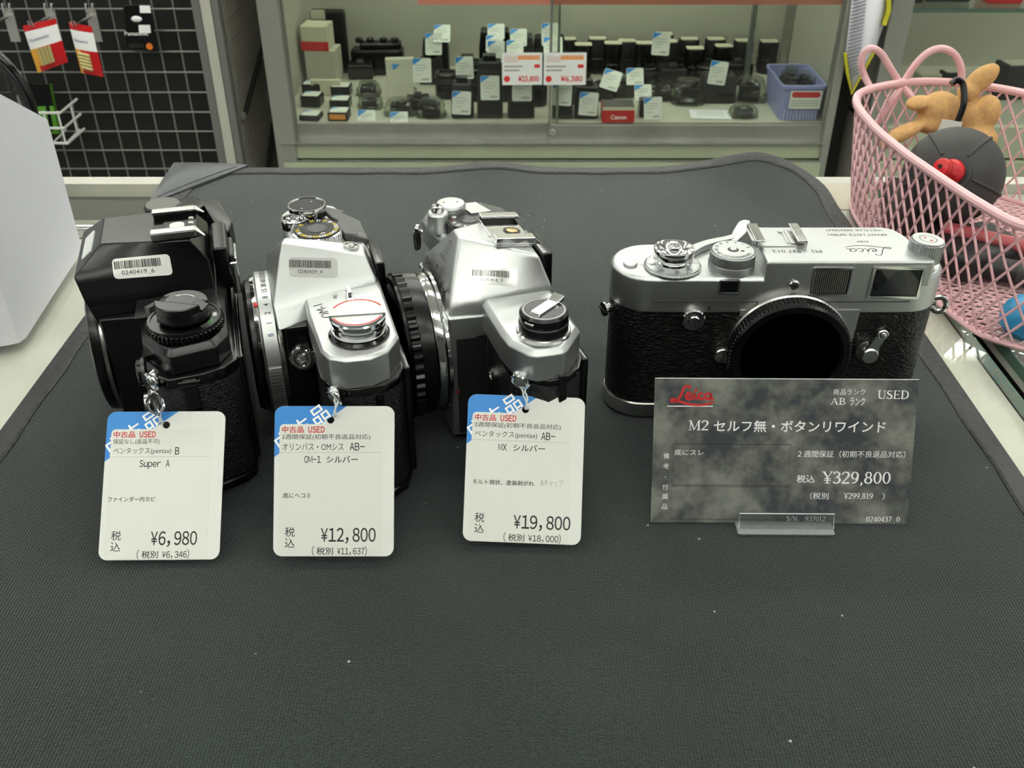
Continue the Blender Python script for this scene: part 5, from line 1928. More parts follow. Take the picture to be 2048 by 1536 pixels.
# rubber air blower
ax = Vector((-0.42, -0.80, 0.42)).normalized()
bl = thing('air_blower', 'round black rubber air blower with red nozzle lying in the pink basket', 'blower', (252, 530, 43), 0)
A = AX(ax)
b = B()
b.lathe([(0.01, -26), (10, -25), (18, -21), (24, -14), (27.2, -5), (27.4, 2), (25.6, 9), (22, 15), (17, 20), (12, 22.6), (10.5, 23.0), (10, 24.4), (7.5, 25), (0.01, 25)], 0, A, 56)
for k in range(5):
    a = 2 * PI * k / 5 + 0.55
    P_ = [((r + 0.1) * math.cos(a), (r + 0.1) * math.sin(a), z) for r, z in ((27.2, -5), (27.5, 2), (25.8, 9), (22.2, 15), (17.2, 20), (11, 23))]
    b.tube(P_, 0.9, 0, 6, False, A)
obj('bulb', b, M['rubber'], bl)
b = B()
b.tube([(6.9 * math.cos(x), 6.9 * math.sin(x), 24.6) for x in [2 * PI * i / 30 for i in range(30)]], 1.3, 0, 8, True, A)
obj('collar', b, M['rubber_dark'], bl)
b = B()
tip_dir = Vector((-0.75, -0.55, 0.40)).normalized()
base = ax * 25
b.lathe([(6.6, -1), (6.8, 1.5), (6.2, 4.2), (4.6, 6.4)], 0, AX(ax * 0.7 + tip_dir * 0.5, base), 32)
nz = base + (ax * 0.7 + tip_dir * 0.5).normalized() * 4
b.tube([tuple(nz + tip_dir * s) for s in (-2, 3, 8)], [5.6, 5.0, 4.4], 0, 24)
hd = nz + tip_dir * 8
b.lathe([(4.4, -1), (5.0, 0.8), (5.0, 2.6), (4.2, 4.2), (1.3, 4.9), (1.1, 3.4), (0.01, 3.4)], 0, AX(tip_dir, hd), 28)
b.lathe([(1.12, 4.8), (1.1, 4.86), (0.01, 4.86)], 1, AX(tip_dir, hd), 16)
obj('nozzle', b, [M['red_plastic'], M['black_matte']], bl)

# plush toy slumped against the far side
pl = thing('plush_toy', 'tan plush animal with black band slumped at the back of the pink basket', 'soft toy', (0, 0, 0))
b = B()
def blob(u, v, Y, ru, rv, ry, rot=0.0):
    p = at(u, v, Y)
    k = 0.31
    T_ = Matrix.Translation(p) @ Matrix.Rotation(-rot, 4, 'Y')
    b.ball((0, 0, 0), 1, 0, 20, 12, T_, (ru * k, ry, rv * k))
blob(1878, 222, 606, 42, 40, 11)
blob(1860, 246, 604, 32, 22, 9)
blob(1950, 240, 606, 40, 40, 10)
blob(1972, 225, 604, 28, 36, 9)
blob(1838, 206, 606, 26, 14, 8, 0.2)
blob(1806, 266, 598, 46, 14, 7, 0.5)
blob(1776, 284, 596, 18, 11, 6, 0.5)
blob(1950, 280, 600, 44, 34, 12)
blob(1962, 158, 612, 40, 22, 6, 0.75)
blob(1936, 184, 610, 22, 20, 6, 0.75)
o = obj('body', b, M['plush'], pl)
md = o.modifiers.new('skin', 'REMESH')
md.mode = 'VOXEL'
md.voxel_size = 0.0011
md.use_smooth_shade = True
md = o.modifiers.new('soft', 'SMOOTH')
md.iterations = 5
b = B()
pts = [at(u, v, Y) for u, v, Y in ((1922, 178, 596), (1913, 170, 600), (1908, 163, 606), (1918, 158, 614))]
b.tube([tuple(p) for p in catmull([at(1903, 168, 600), at(1914, 160, 601), at(1926, 170, 600), at(1928, 205, 594), at(1920, 232, 592), at(1914, 246, 592)], False, 6)], 2.0, 0, 10)
obj('band', b, M['black_satin'], pl)
b = B()
p = at(1897, 262, 588)
b.box((0, 0, 0), (13, 0.5, 13), 0, Matrix.Translation(p) @ Matrix.Rotation(0.15, 4, 'Y'))
obj('cloth_label', b, M['tag_card'], pl)

# small things on the basket floor
def rod(name, label, cat, p0, p1, r, m, parts):
    d_ = Vector(p1) - Vector(p0)
    t = thing(name, label, cat, p0)
    A = AX(d_)
    Lr = d_.length
    for nm, prof, mm in parts:
        b = B()
        b.lathe([(max(0.01, rr * r), f * Lr) for rr, f in prof], 0, A, 28)
        obj(nm, b, mm, t)
    return t
rod('lens_pen', 'thick black and grey lens pen lying on the pink basket floor', 'lens pen', (236, 496, 8.5), (330, 452, 8.5), 7.0, None,
    [('barrel', [(0.01, 0), (0.8, 0.0), (0.95, 0.02), (0.95, 0.42), (0.01, 0.42)], M['rubber_dark']),
     ('cap', [(0.01, 0.42), (1.0, 0.42), (1.05, 0.46), (1.05, 0.70), (0.95, 0.72), (0.01, 0.72)], M['rubber']),
     ('end_cap', [(0.01, 0.72), (1.0, 0.72), (1.0, 0.98), (0.7, 1.0), (0.01, 1.0)], M['rubber_dark'])])
rod('marker_pen', 'dusty red marker pen lying behind the lens pen', 'pen', (246, 514, 18), (296, 480, 18), 4.4, None,
    [('barrel', [(0.01, 0), (0.9, 0), (1, 0.03), (1, 0.7), (0.01, 0.7)], mat('dusty_red', '#a4484c', 0.45)),
     ('cap', [(0.01, 0.7), (1.08, 0.7), (1.08, 0.97), (0.8, 1), (0.01, 1)], bpy.data.materials['dusty_red'])])
b = B()
b.box((0, 0, 0), (44, 66, 20))
o = obj('pouch', b, mat('maroon_cloth', '#2a1618', 0.8), None, (250, 552, 11), math.radians(-14), bevel=5, seg=3)
tag(o, 'dark maroon pouch under the blower at the left of the pink basket', 'pouch')
b = B()
b.box((0, 0, 0), (50, 40, 16))
o = obj('lens_hood', b, M['black_matte'], None, (262, 502, 9.6), math.radians(20), bevel=4, seg=3)
tag(o, 'black case between lens pen and blower in the pink basket', 'case')
t = thing('silicone_bulb', 'turquoise silicone bulb at the front of the pink basket', 'bulb', (256, 424, TOPZ + 2.4))
b = B()
b.lathe([(0.01, 0), (7, 0.5), (12, 3.5), (14.2, 9), (13.6, 14.5), (10.5, 19.5), (6.2, 22.5), (4, 25), (3.6, 29), (0.01, 29.5)], 0, AX((0.35, 0.1, 1)), 36)
obj('bulb', b, M['cyan_plastic'], t)
b = B()
b.prism(round_rect(-14, -9, 14, 9, 1.5), 0, 1.2, 0, None)
o = obj('note', b, M['tag_card'], None, (322, 520, 24), math.radians(30))
tag(o, 'cream paper note lying in the pink basket right of the blower', 'note')
# ================================================================== wire grid wall with hanging packs
GY = 2440.0
t = thing('wire_display', 'tall dark wire grid display panel with hanging packs at the left', 'grid panel', (0, 0, 0))
b = B()
for k in range(-10, 9):
    x = -1160 + 50 * k
    b.tube([(x, GY, -900), (x, GY, 300)], 2.0, 0, 6)
for k in range(-12, 13):
    z = -292 - 50 * k
    if -900 < z < 310:
        b.tube([(-1680, GY - 3, z), (-748, GY - 3, z)], 2.2, 0, 6)
obj('wires', b, mat('grid_wire', '#7b7a73', 0.4, 0.3), t)
b = B()
b.box((-1215, GY + 60, -300), (940, 10, 1300))
obj('back_board', b, mat('dark_board', '#171613', 0.7, noise=0.15, nscale=12), t)
b = B()
b.box((-752, GY, -300), (20, 24, 1300))
b.box((-706, GY, -300), (16, 30, 1300))
obj('frame_post', b, mat('grey_post', '#6d6d69', 0.4), t)
b = B()
b.box((-728, GY - 6, -300), (24, 20, 1300))
obj('post_cover', b, mat('cream_post', '#b3b3a5', 0.4), t)

t = thing('wire_display', 'grey mesh wing panel running back between the dark grid and the showcase', 'grid panel', (0, 0, 0))
b = B()
for k in range(28):
    y = GY + 30 + k * 18
    b.tube([(-699, y, -900), (-699, y, 300)], 1.6, 0, 5)
for k in range(24):
    z = -880 + 50 * k
    b.tube([(-699, GY + 20, z), (-699, GY + 520, z)], 1.4, 0, 5)
obj('mesh', b, mat('wing_wire', '#8b897f', 0.45), t)
b = B()
b.box((-699, GY + 520, -300), (16, 16, 1300))
b.box((-690, GY + 24, -560), (14, 14, 14))
obj('frame_post', b, bpy.data.materials['grey_post'], t)
b = B()
b.box((-716, GY + 270, -300), (6, 500, 1300))
obj('backing', b, mat('wing_backing', '#bdb8a8', 0.7, noise=0.15, nscale=8), t)
b = B()
b.tube([(-694, GY + 60, -566), (-694, GY + 420, -440)], 7, 0, 8)
b.tube([(-694, GY + 180, -790), (-694, GY + 470, -600)], 7, 0, 8)
obj('brace', b, bpy.data.materials['dark_board'], t)

def hook(u, v, label):
    p = at(u, v, GY - 6)
    t = thing('display_hook', label, 'hook', tuple(p), 0, 'hooks on the wire grid')
    b = B()
    b.hull([(-12, 0, -2), (12, 0, -2), (12, -3, -2), (-12, -3, -2), (-12, 0, -80), (12, 0, -80), (-12, -3, -80), (12, -3, -80)])
    for sx in (-8, 8):
        b.tube([(sx, 2, 6), (sx, -3, 8), (sx, -6, 0), (sx, -4, -12)], 2.4, 0, 8)
    obj('back_plate', b, mat('white_metal_' + str(u), '#a9a8a2', 0.35, 0.3), t)
    b = B()
    b.tube([(-4, -3, -20), (-4, -110, -16), (-4, -116, -6)], 2.0, 0, 8)
    b.tube([(4, -3, -20), (4, -110, -16), (4, -116, -6)], 2.0, 0, 8)
    obj('prong', b, M['chrome'], t)
    return t
hook(14, 14, 'white hook on the wire grid, partly behind the round magnifier')
hook(98, 14, 'white hook on the wire grid carrying the left red battery pack')
hook(180, 14, 'white hook on the wire grid carrying the narrow red battery pack')

def battery_pack(corners, label, n, horiz, Y):
    """hanging blister pack; corners are pixels: top left, top right, bottom right, bottom left"""
    TL, TR, BR, BL = (at(u, v, Y) for u, v in corners)
    c = (TL + TR + BR + BL) / 4
    t = thing('battery_pack', label, 'battery pack', tuple(c))
    ex = ((TR - TL) + (BR - BL)).normalized()
    w = ((TR - TL).length + (BR - BL).length) / 2
    h = ((TL - BL).length + (TR - BR).length) / 2
    def q(a, d, z):
        p = BL.lerp(BR, a).lerp(TL.lerp(TR, a), d)
        return tuple(p - c + Vector((0, -z, 0)))
    b = B()
    N = 8
    front, back = [], []
    for j in range(N + 1):
        for i in range(N + 1):
            a, d_ = i / N, j / N
            bul = 5 * (math.sin(PI * a) ** 0.6) * (math.sin(PI * d_) ** 0.4 if 0 < d_ < 1 else 0) if 0 < a < 1 else 0
            front.append(q(a, d_, bul))
            back.append(q(a, d_, -0.8))
    k = (N + 1)
    F1 = [(j * k + i, j * k + i + 1, (j + 1) * k + i + 1, (j + 1) * k + i) for j in range(N) for i in range(N)]
    b.V = [tuple(v) for v in front + back]
    for j in range(N):
        for i in range(N):
            f = F1[j * N + i]
            a, d_ = (i + 0.5) / N, (j + 0.5) / N
            mi = 0
            if 0.55 < d_ < 0.86:
                mi = 1
            elif 0.45 < d_ < 0.56 and (a > 0.1):
                mi = 2
            elif d_ < 0.5 and a < 0.18 + 0.1 * d_:
                mi = 2
            b.F.append(list(f)); b.MI.append(mi)
            b.F.append([x + k * k for x in f][::-1]); b.MI.append(0)
    ring = [i for i in range(k)] + [j * k + N for j in range(1, k)] + [N * k + i for i in range(N - 1, -1, -1)] + [j * k for j in range(N - 1, 0, -1)]
    for i in range(len(ring)):
        x, y = ring[i], ring[(i + 1) % len(ring)]
        b.F.append([y, x, x + k * k, y + k * k]); b.MI.append(0)
    obj('blister_card', b, [M['red_plastic'], M['white_ink'], mat('pack_yellow' + str(n), '#e0a63c', 0.35)], t, flatsh=False)
    b = B()
    for i in range(n):
        if horiz:
            p0, p1 = Vector(q(0.14, 0.12 + 0.34 * (i + 0.5) / n, 7)), Vector(q(0.66, 0.10 + 0.34 * (i + 0.5) / n, 7))
        else:
            p0, p1 = Vector(q(0.24 + 0.42 * (i + 0.5) / n, 0.12, 7)), Vector(q(0.24 + 0.42 * (i + 0.5) / n, 0.5, 7))
        dd = p1 - p0
        b.lathe([(0.01, 0), (4.2, 0.2), (4.2, dd.length * 0.93), (1.6, dd.length * 0.94), (1.6, dd.length), (0.01, dd.length)], 0, AX(dd, p0), 14)
    obj('batteries', b, mat('battery_gold' + str(n), '#c5b67c', 0.35, 0.3), t)
    b = B()
    o_ = Vector(q(0.12, 0.66, 8))
    F_ = FR(o_, ex, Vector(q(0.12, 0.9, 8)) - o_)
    b.text('Panasonic', 0, w * 0.6, 0, h * 0.055, 0.3, 0, F_, 0.01)
    obj('lettering', b, M['blue_ink'], t)
    return t
battery_pack([(45, 52), (111, 37), (136, 124), (76, 146)], 'wide red, white and yellow battery pack hanging on the wire grid', 4, False, GY - 110)
battery_pack([(137, 45), (183, 53), (207, 154), (163, 146)], 'narrow red, white and yellow battery pack hanging right of the wide one', 5, True, GY - 110)

t = thing('hanging_pack', 'black hanging pack with white lettering and orange dot on the wire grid', 'package', tuple(at(283, 65, GY - 30)))
c0 = at(283, 65, GY - 30)
def rel(u, v, dy=0):
    return at(u, v, GY - 30 + dy) - c0
b = B()
b.hull([tuple(rel(u, v, dy)) for u, v in ((246, 10), (300, 8), (316, 104), (254, 98)) for dy in (-8, 10)])
obj('case', b, M['black_satin'], t, bevel=2)
b = B()
for u0, v0, u1, v1 in ((279, 11, 301, 26), (277, 50, 301, 66)):
    b.add([tuple(rel(u0, v0, -9)), tuple(rel(u1 - 1, v0, -9)), tuple(rel(u1 + 1, v1, -9)), tuple(rel(u0 + 1, v1, -9))], [(3, 2, 1, 0)])
b.ball(tuple(rel(273, 38, -8)), 13, 0, 14, 8, None, (1, 0.25, 0.55))
obj('stickers', b, M['white_ink'], t)
b = B()
p = rel(250, 71, -9)
b.text('Panasonic', 0, 56, 0, 9, 0, 0, FR(p, (1, 0, 0), (0, 0, 1)), 0.01)
for k in range(2):
    b.rect(4, -22 - k * 5, 40, -20 - k * 5, 0, 1, FR(p, (1, 0, 0), (0, 0, 1)))
obj('lettering', b, [M['white_ink'], M['graphite']], t)
b = B()
p = rel(299, 93, -9.5)
b.flat(circ(0, 0, 8, 20), 0, 0, FR(p, (1, 0, 0), (0, 0, 1)))
obj('orange_dot', b, mat('orange_ink', '#e0761f', 0.5), t)

# white wire tray with two packs
p0 = at(95, 262, GY - 8)
t = thing('wire_tray', 'white coated wire tray hooked on the grid behind the white box', 'tray', tuple(p0))
b = B()
W_, D_ = 190, 95
for h in (6, 44, 82):
    b.tube([(-W_ / 2, 0, h), (-W_ / 2, -D_, h - 4), (W_ / 2 - 6, -D_, h - 4), (W_ / 2, 0, h)], 3.4, 0, 8)
for k in range(6):
    x = -W_ / 2 + 6 + k * (W_ - 18) / 5
    b.tube([(x, 0, 4), (x, -D_, 0), (x, -D_, 82)], 2.6, 0, 6)
b.tube([(W_ / 2 - 2, -D_ * 0.4, 4), (W_ / 2 - 2, -D_ * 0.4, 82)], 2.6, 0, 6)
obj('wire_frame', b, mat('white_coat', '#d4d6d0', 0.4), t)
for k, (dx, lab, m1, m2) in enumerate(((-22, 'black pack with white sticker standing in the wire tray', 'black_satin', 'white_ink'),
                                     (28, 'black and lime green pack standing in the wire tray', 'green_pack', 'black_satin'))):
    if m1 == 'green_pack' and 'green_pack' not in M:
        mk('green_pack', '#4f8a1e', 0.4)
    q = thing('boxed_filter', lab, 'package', (p0.x + dx, p0.y - 45, p0.z + 6))
    q.rotation_euler = (-0.25, 0, 0.15)
    b = B()
    b.box((0, 0, 62), (44, 22, 120))
    obj('box', b, M[m1], q, bevel=1.5)
    b = B()
    if k == 0:
        b.box((4, -11.5, 84), (32, 1, 26))
        b.box((-2, -11.5, 112), (26, 1, 8))
    else:
        b.box((0, -11.4, 96), (44.6, 1, 52))
        b.box((8, -11.8, 40), (8, 1, 60))
    obj('sticker', b, M[m2], q)

# ================================================================== showcase cabinet across the aisle
CY, SHZ = 2450.0, -573.0
sage = mat('sage_enamel', '#a5ad90', 0.38, noise=0.05, nscale=6)
grey_sash = mat('sash_aluminium', '#a3a59b', 0.3, 0.75, noise=0.12, nscale=9)
t = thing('showcase', 'sage green glass-fronted showcase full of used cameras and lenses across the aisle', 'showcase', (0, 0, 0))
b = B()
b.box((104.5, CY + 255, SHZ - 5), (1400, 510, 10))
obj('shelf', b, mat('shelf_board', '#b4b1a3', 0.5, noise=0.05, nscale=10), t)
lining = mat('case_lining', '#b3b0a4', 0.5, noise=0.04, nscale=4)
post_m = mat('post_metal', '#9da196', 0.35, 0.5)
fill_glow = emit('showcase_fill', '#fbfff6', 30.0)
for nm, c, sz in (('back_panel', (104.5, CY + 515, -300), (1420, 10, 1300)), ('side_panel', (-600, CY + 260, -300), (10, 500, 1300)), ('side_panel', (809, CY + 260, -300), (10, 500, 1300))):
    b = B()
    b.box(c, sz)
    obj(nm, b, lining, t)
for x, w_ in ((-581, 50), (805, 20)):
    b = B()
    b.box((x, CY - 10, -300), (w_, 40, 1300))
    obj('corner_post', b, post_m, t, bevel=2)
b = B()
b.tube([(-560, CY + 60, 320), (780, CY + 60, 320)], 12, 0, 10)
obj('fill_tube', b, fill_glow, t)  # unseen tube added to brighten the showcase interior
b = B()
b.box((104.5, CY - 6, -640), (1392, 30, 42))
b.box((104.5, CY - 12, -810), (1392, 44, 286))
obj('plinth', b, sage, t, bevel=1.5)
b = B()
b.box((104.5, CY - 18, -618), (1392, 34, 3.0))
b.box((104.5, CY - 30, -665), (1392, 8, 3.0))
obj('door_track', b, M['aluminium'], t)
b = B()
b.box((104.5, CY + 240, -262), (1392, 470, 8))
obj('glass_shelf', b, M['window_glass'], t)
b = B()
b.box((300, CY - 2, -262), (1050, 6, 44))
obj('price_rail', b, mat('salmon_rail', '#b4705c', 0.5), t)
for k, (x0, x1, y) in enumerate(((-556, 118, CY + 2), (92, 795, CY - 10))):
    b = B()
    b.box(((x0 + x1) / 2, y, -596), (x1 - x0, 10, 42))
    b.box((x0 + 3, y, -130), (6, 10, 900))
    b.box((x1 - 3, y, -130), (6, 10, 900))
    o = obj('sliding_door', b, grey_sash, t, bevel=0.8)
    b = B()
    b.box(((x0 + x1) / 2, y, -130), (x1 - x0 - 6, 4, 892))
    obj('pane', b, M['window_glass'], o)
b = B()
b.lathe([(9, 0), (9, 6), (6, 10), (0.01, 10)], 0, AX((0, -1, 0), (104, CY - 14, -592)), 20)
obj('lock', b, M['chrome'], t)
b = B()
b.box((655, CY + 300, -300), (14, 14, 1300))
b.box((788, CY + 440, -300), (20, 14, 1300))
obj('shelf_upright', b, M['aluminium'], t)

def sh(u, v):
    p = on(u, v, SHZ)
    return Vector((p.x, p.y, SHZ + 0.8))

def small_tag(u, v, Y, label, w=46, h=58, lean=0.25, rz=0.0, ry=0.0, text=True):
    """price tag whose middle shows at pixel (u, v), at distance Y"""
    p = at(u, v, Y)
    q = thing('price_tag', label, 'price tag', tuple(p), 0, 'price tags in the showcase', (PI / 2 - lean, ry, rz))
    b = B()
    b.prism(round_rect(-w / 2, -h / 2, w / 2, h / 2, 4, 3), -0.4, 0.4)
    obj('card', b, M['tag_card'], q)
    b = B()
    b.flat([(-w / 2 + 1, h / 2 - 1), (-w / 2 + 1, h / 2 - 17), (-w / 2 + 25, h / 2 - 1)], 0.6)
    obj('blue_corner', b, M['tag_blue'], q)
    if text:
        b = B()
        for yy, x0, x1, hh in ((0.22, -0.38, 0.25, 1.6), (0.10, -0.38, 0.3, 1.6), (0.0, -0.3, 0.1, 1.8), (-0.16, -0.38, 0.0, 1.4), (-0.36, -0.02, 0.38, 4.5)):
            b.rect(x0 * w, yy * h - hh / 2, x1 * w, yy * h + hh / 2, 0.6)
        obj('print', b, mat_line, q)
    return q
mat_line = mat('faint_print', '#a3a39c', 0.6)

def wbox(name, label, cat, u, v, s, m, rz=0.0, parts=(), group=None, bev=1.5, lift=0):
    """box whose front bottom middle shows at pixel (u, v) on the shelf"""
    p = sh(u, v)
    q = thing(name, label, cat, (p.x, p.y, SHZ + 0.8 + lift), rz, group)
    b = B()
    b.box((0, s[1] / 2, s[2] / 2), s)
    obj('box', b, m, q, bevel=bev)
    for nm, c, sz, mm in parts:
        b = B()
        b.box(c, sz)
        obj(nm, b, mm, q)
    return q

box_white = mat('carton_white', '#b9b6a6', 0.6)
box_cream = mat('carton_cream', '#c8c3ac', 0.6)
wbox('carton', 'plain pale carton, lowest of the stack at the left end of the showcase', 'box', 645, 172, (84, 80, 96), box_white, -0.1)
q = wbox('carton', 'white carton with red band, topmost of the stack at the left end of the showcase', 'box', 638, 172, (74, 74, 64), box_cream, -0.1,
         [('red_band', (0, -0.6, 12), (78.6, 1, 24), M['red_ink'])], None, 1.5, 97)
wbox('carton', 'flat cream card box in front of the carton stack in the showcase', 'box', 653, 192, (82, 16, 42), box_cream, 0.0, [('sticker', (-24, -0.6, 28), (12, 1, 10), M['graphite'])])
wbox('used_camera', 'black camera with pale label on the top left behind the white cartons', 'camera', 664, 147, (100, 30, 176), M['black_matte'], -0.1,
     [('label', (-24, -1, 165), (42, 1, 26), box_cream)], None, 8)
# bag lying behind
q = thing('camera_grip', 'long black camera grip with knobs lying at the back left of the showcase', 'camera grip', tuple(sh(756, 152)))
b = B()
b.box((0, 30, 36), (150, 60, 72))
b.box((10, 34, 80), (120, 44, 20), 0, None, 0.1)
obj('body', b, M['black_satin'], q, bevel=8, seg=3)
b = B()
for x in (-50, -18, 20, 52):
    b.lathe([(11, 0), (11, 10), (9, 13), (0.01, 13)], 0, Matrix.Translation((x, 26, 88)), 18)
obj('dials', b, M['black_gloss'], q)
# slanted white cardboard sleeve
q = thing('cardboard_sleeve', 'pale cardboard sleeve with small blue mark leaning in the showcase', 'box', tuple(sh(802, 205)), 0, None, (0, 0, 0.08))
b = B()
b.hull([(x, y, z) for x in (-32, 34) for y, z in ((0, 0), (22, 0))] + [(x, y, z) for x in (-36, 40) for y, z in ((22, 108), (46, 108))])
obj('sleeve', b, box_white, q, bevel=1)
b = B()
b.add([(-18, 17.5, 96), (2, 17.5, 96), (-16, 15.0, 82)], [(0, 2, 1)])
obj('blue_mark', b, M['tag_blue'], q)

# black things with tags standing about: (u, v of the front foot, width, depth, height)
def gadget(name, label, cat, u, v, s, m='black_satin', top=None, knob=True, rz=0.0):
    p = sh(u, v)
    q = thing(name, label, cat, (p.x, p.y, SHZ + 0.8), rz)
    w, d_, h = s
    b = B()
    b.loft([[(x * k, d_ / 2 + (y - d_ / 2) * k2, z) for x, y in ((-w / 2, 0), (w / 2, 0), (w / 2, d_), (-w / 2, d_))] for z, k, k2 in ((0, 1, 1), (h * 0.7, 0.96, 0.96), (h, 0.86, 0.8))])
    obj('body', b, M[m], q, bevel=5, seg=3)
    if knob:
        b = B()
        b.box((0, d_ * 0.5, h + 7), (w * 0.5, d_ * 0.5, 14))
        obj('shoe_foot', b, M['black_gloss'], q, bevel=2)
        b = B()
        b.box((0, -0.5, h * 0.22), (w * 0.8, 2, h * 0.3))
        obj('front_panel', b, M['black_gloss'], q, bevel=1)
    return q
gadget('used_camera', 'black camera with two tags at the back centre-left of the showcase', 'camera', 872, 152, (76, 60, 104), 'black_matte', None, False)
small_tag(884, 67, 2790, 'upper tag on the black camera at the back left of the showcase', lean=0.9)
small_tag(867, 88, 2770, 'lower tag on the black camera at the back left of the showcase', lean=0.35)
gadget('used_camera', 'small silver-edged black camera hanging a bright tag in the showcase', 'camera', 862, 170, (66, 40, 72), 'rubber_dark')
b = B()
b.ball((0, 0, 0), 16, 0, 18, 12, None, (0.6, 0.6, 1.5))
o = obj('white_pouch', b, M['paper'], None, tuple(sh(870, 160) + Vector((2, -6, 26))))
tag(o, 'small white pouch beside the bright tag at the left of the showcase', 'pouch')
small_tag(844, 141, 2480, 'bright tag beside the cardboard sleeve in the showcase', 47, 59, 0.15, -0.02)
gadget('flash_unit', 'dark flash unit behind two tags left of the centre of the showcase', 'flash', 935, 180, (70, 60, 74), 'black_matte')
small_tag(929, 136, 2560, 'dull tag on a dark flash unit, left of the showcase centre', 46, 56, 0.2, 0.0, -0.05)
gadget('flash_unit', 'short black flash unit at the shelf front, leftmost of the upright row', 'flash', 925, 238, (58, 50, 88), 'rubber_dark')
small_tag(923, 206, 2466, 'front tag on the leftmost upright flash unit in the showcase', 48, 58, 0.12, 0.05, 0.06)
gadget('used_camera', 'tall dark camera with three tags in the middle of the showcase', 'camera', 990, 175, (90, 70, 150), 'black_satin', None, False)
small_tag(992, 63, 2720, 'topmost of three tags on the tall dark camera', 46, 50, 0.9)
small_tag(989, 87, 2690, 'middle of three tags on the tall dark camera', 46, 50, 0.8)
small_tag(992, 103, 2620, 'lowest of three tags on the tall dark camera', 46, 54, 0.3)
gadget('flash_unit', 'tall black flash unit with white strap second from the left in the front row', 'flash', 980, 238, (66, 56, 142), 'rubber_dark')
small_tag(980, 176, 2466, 'tag on the tall flash unit with white strap', 48, 60, 0.12)
gadget('used_camera', 'grey-black camera with two tags behind the left red-lettered sign', 'camera', 1040, 170, (80, 60, 130), 'rubber', None, False)
small_tag(1037, 75, 2740, 'upper tag behind the left red-lettered sign', 46, 50, 0.7)
small_tag(1030, 98, 2700, 'lower tag behind the left red-lettered sign', 46, 50, 0.7)
gadget('flash_unit', 'dark flash unit under the left red-lettered sign', 'flash', 1042, 238, (70, 50, 112), 'black_matte')
small_tag(1044, 178, 2466, 'tag peeping out under the left red-lettered sign', 50, 60, 0.12)
gadget('used_camera', 'black camera with two tags behind the right red-lettered sign', 'camera', 1098, 160, (96, 60, 116), 'black_matte', None, False)
small_tag(1101, 69, 2690, 'upper tag behind the right red-lettered sign', 48, 60, 0.5)
small_tag(1106, 92, 2640, 'lower tag behind the right red-lettered sign', 50, 50, 0.7)
gadget('flash_unit', 'dark grey flash unit under the right red-lettered sign', 'flash', 1125, 239, (54, 40, 96), 'rubber')
small_tag(1124, 188, 2466, 'tag hanging under the right red-lettered sign', 50, 58, 0.15, 0.0, 0.05)
gadget('flash_unit', 'black flash unit right of the red-lettered signs', 'flash', 1172, 239, (62, 44, 82), 'black_satin')
small_tag(1177, 208, 2464, 'tag on the flash unit right of the red-lettered signs', 48, 58, 0.12, 0.0, 0.06)

def price_sign(u0, v0, u1, v1, price, label, Y):
    TL, BR = at(u0, v0, Y), at(u1, v1, Y)
    c = (TL + BR) / 2
    q = thing('price_sign', label, 'price sign', tuple(c), 0, None, (PI / 2 - 0.1, 0, 0.02))
    w, h = BR.x - TL.x, abs(TL.z - BR.z)
    b = B()
    b.prism(round_rect(-w / 2, -h / 2, w / 2, h / 2, 1.5, 2), -0.8, 0.8)
    obj('board', b, mat('sign_card' + price[1], '#d2d6cf', 0.4), q)
    b = B()
    for k in range(9):
        b.rect(-w * 0.1 + k * w * 0.06, h * 0.28, -w * 0.1 + k * w * 0.06 + w * 0.048, h * 0.42, 1.0)
    for k in range(12):
        b.rect(-w * 0.44 + k * w * 0.028, h * 0.20, -w * 0.44 + k * w * 0.028 + w * 0.018, h * 0.40, 1.0, 1)
    obj('header', b, [mat('sign_orange' + price[1], '#d9822b', 0.5), mat('sign_tint' + price[1], '#c9b3a8', 0.5)], q)
    b = B()
    for yy, n in ((0.08, 11), (-0.04, 9)):
        for k in range(n):
            b.rect(-w * 0.44 + k * w * 0.042, h * (yy - 0.03), -w * 0.44 + k * w * 0.042 + w * 0.03, h * (yy + 0.025), 1.0)
    b.text(price, -w * 0.10, w * 0.42, -h * 0.43, -h * 0.21, 1.0, 1, None, 0.02)
    b.flat(circ(-w * 0.38, -h * 0.31, h * 0.1, 20), 1.0, 1)
    b.prism(round_rect(w * 0.3, h * 0.03, w * 0.44, h * 0.14, 1.2, 3), 0.8, 1.0, 1)
    obj('lettering', b, [M['pencil'], M['red_ink']], q)
    b = B()
    b.tube([(w * 0.25, h / 2, 0), (w * 0.25, h / 2 + 46, 4)], 0.5, 0, 5)
    obj('hanging_thread', b, M['glass'], q)
price_sign(1004, 106, 1084, 169, '¥25,800', 'left of two white price signs with orange header and red price', CY - 22)
price_sign(1088, 106, 1171, 169, '¥6,380', 'right of two white price signs with orange header and red price', CY - 22)

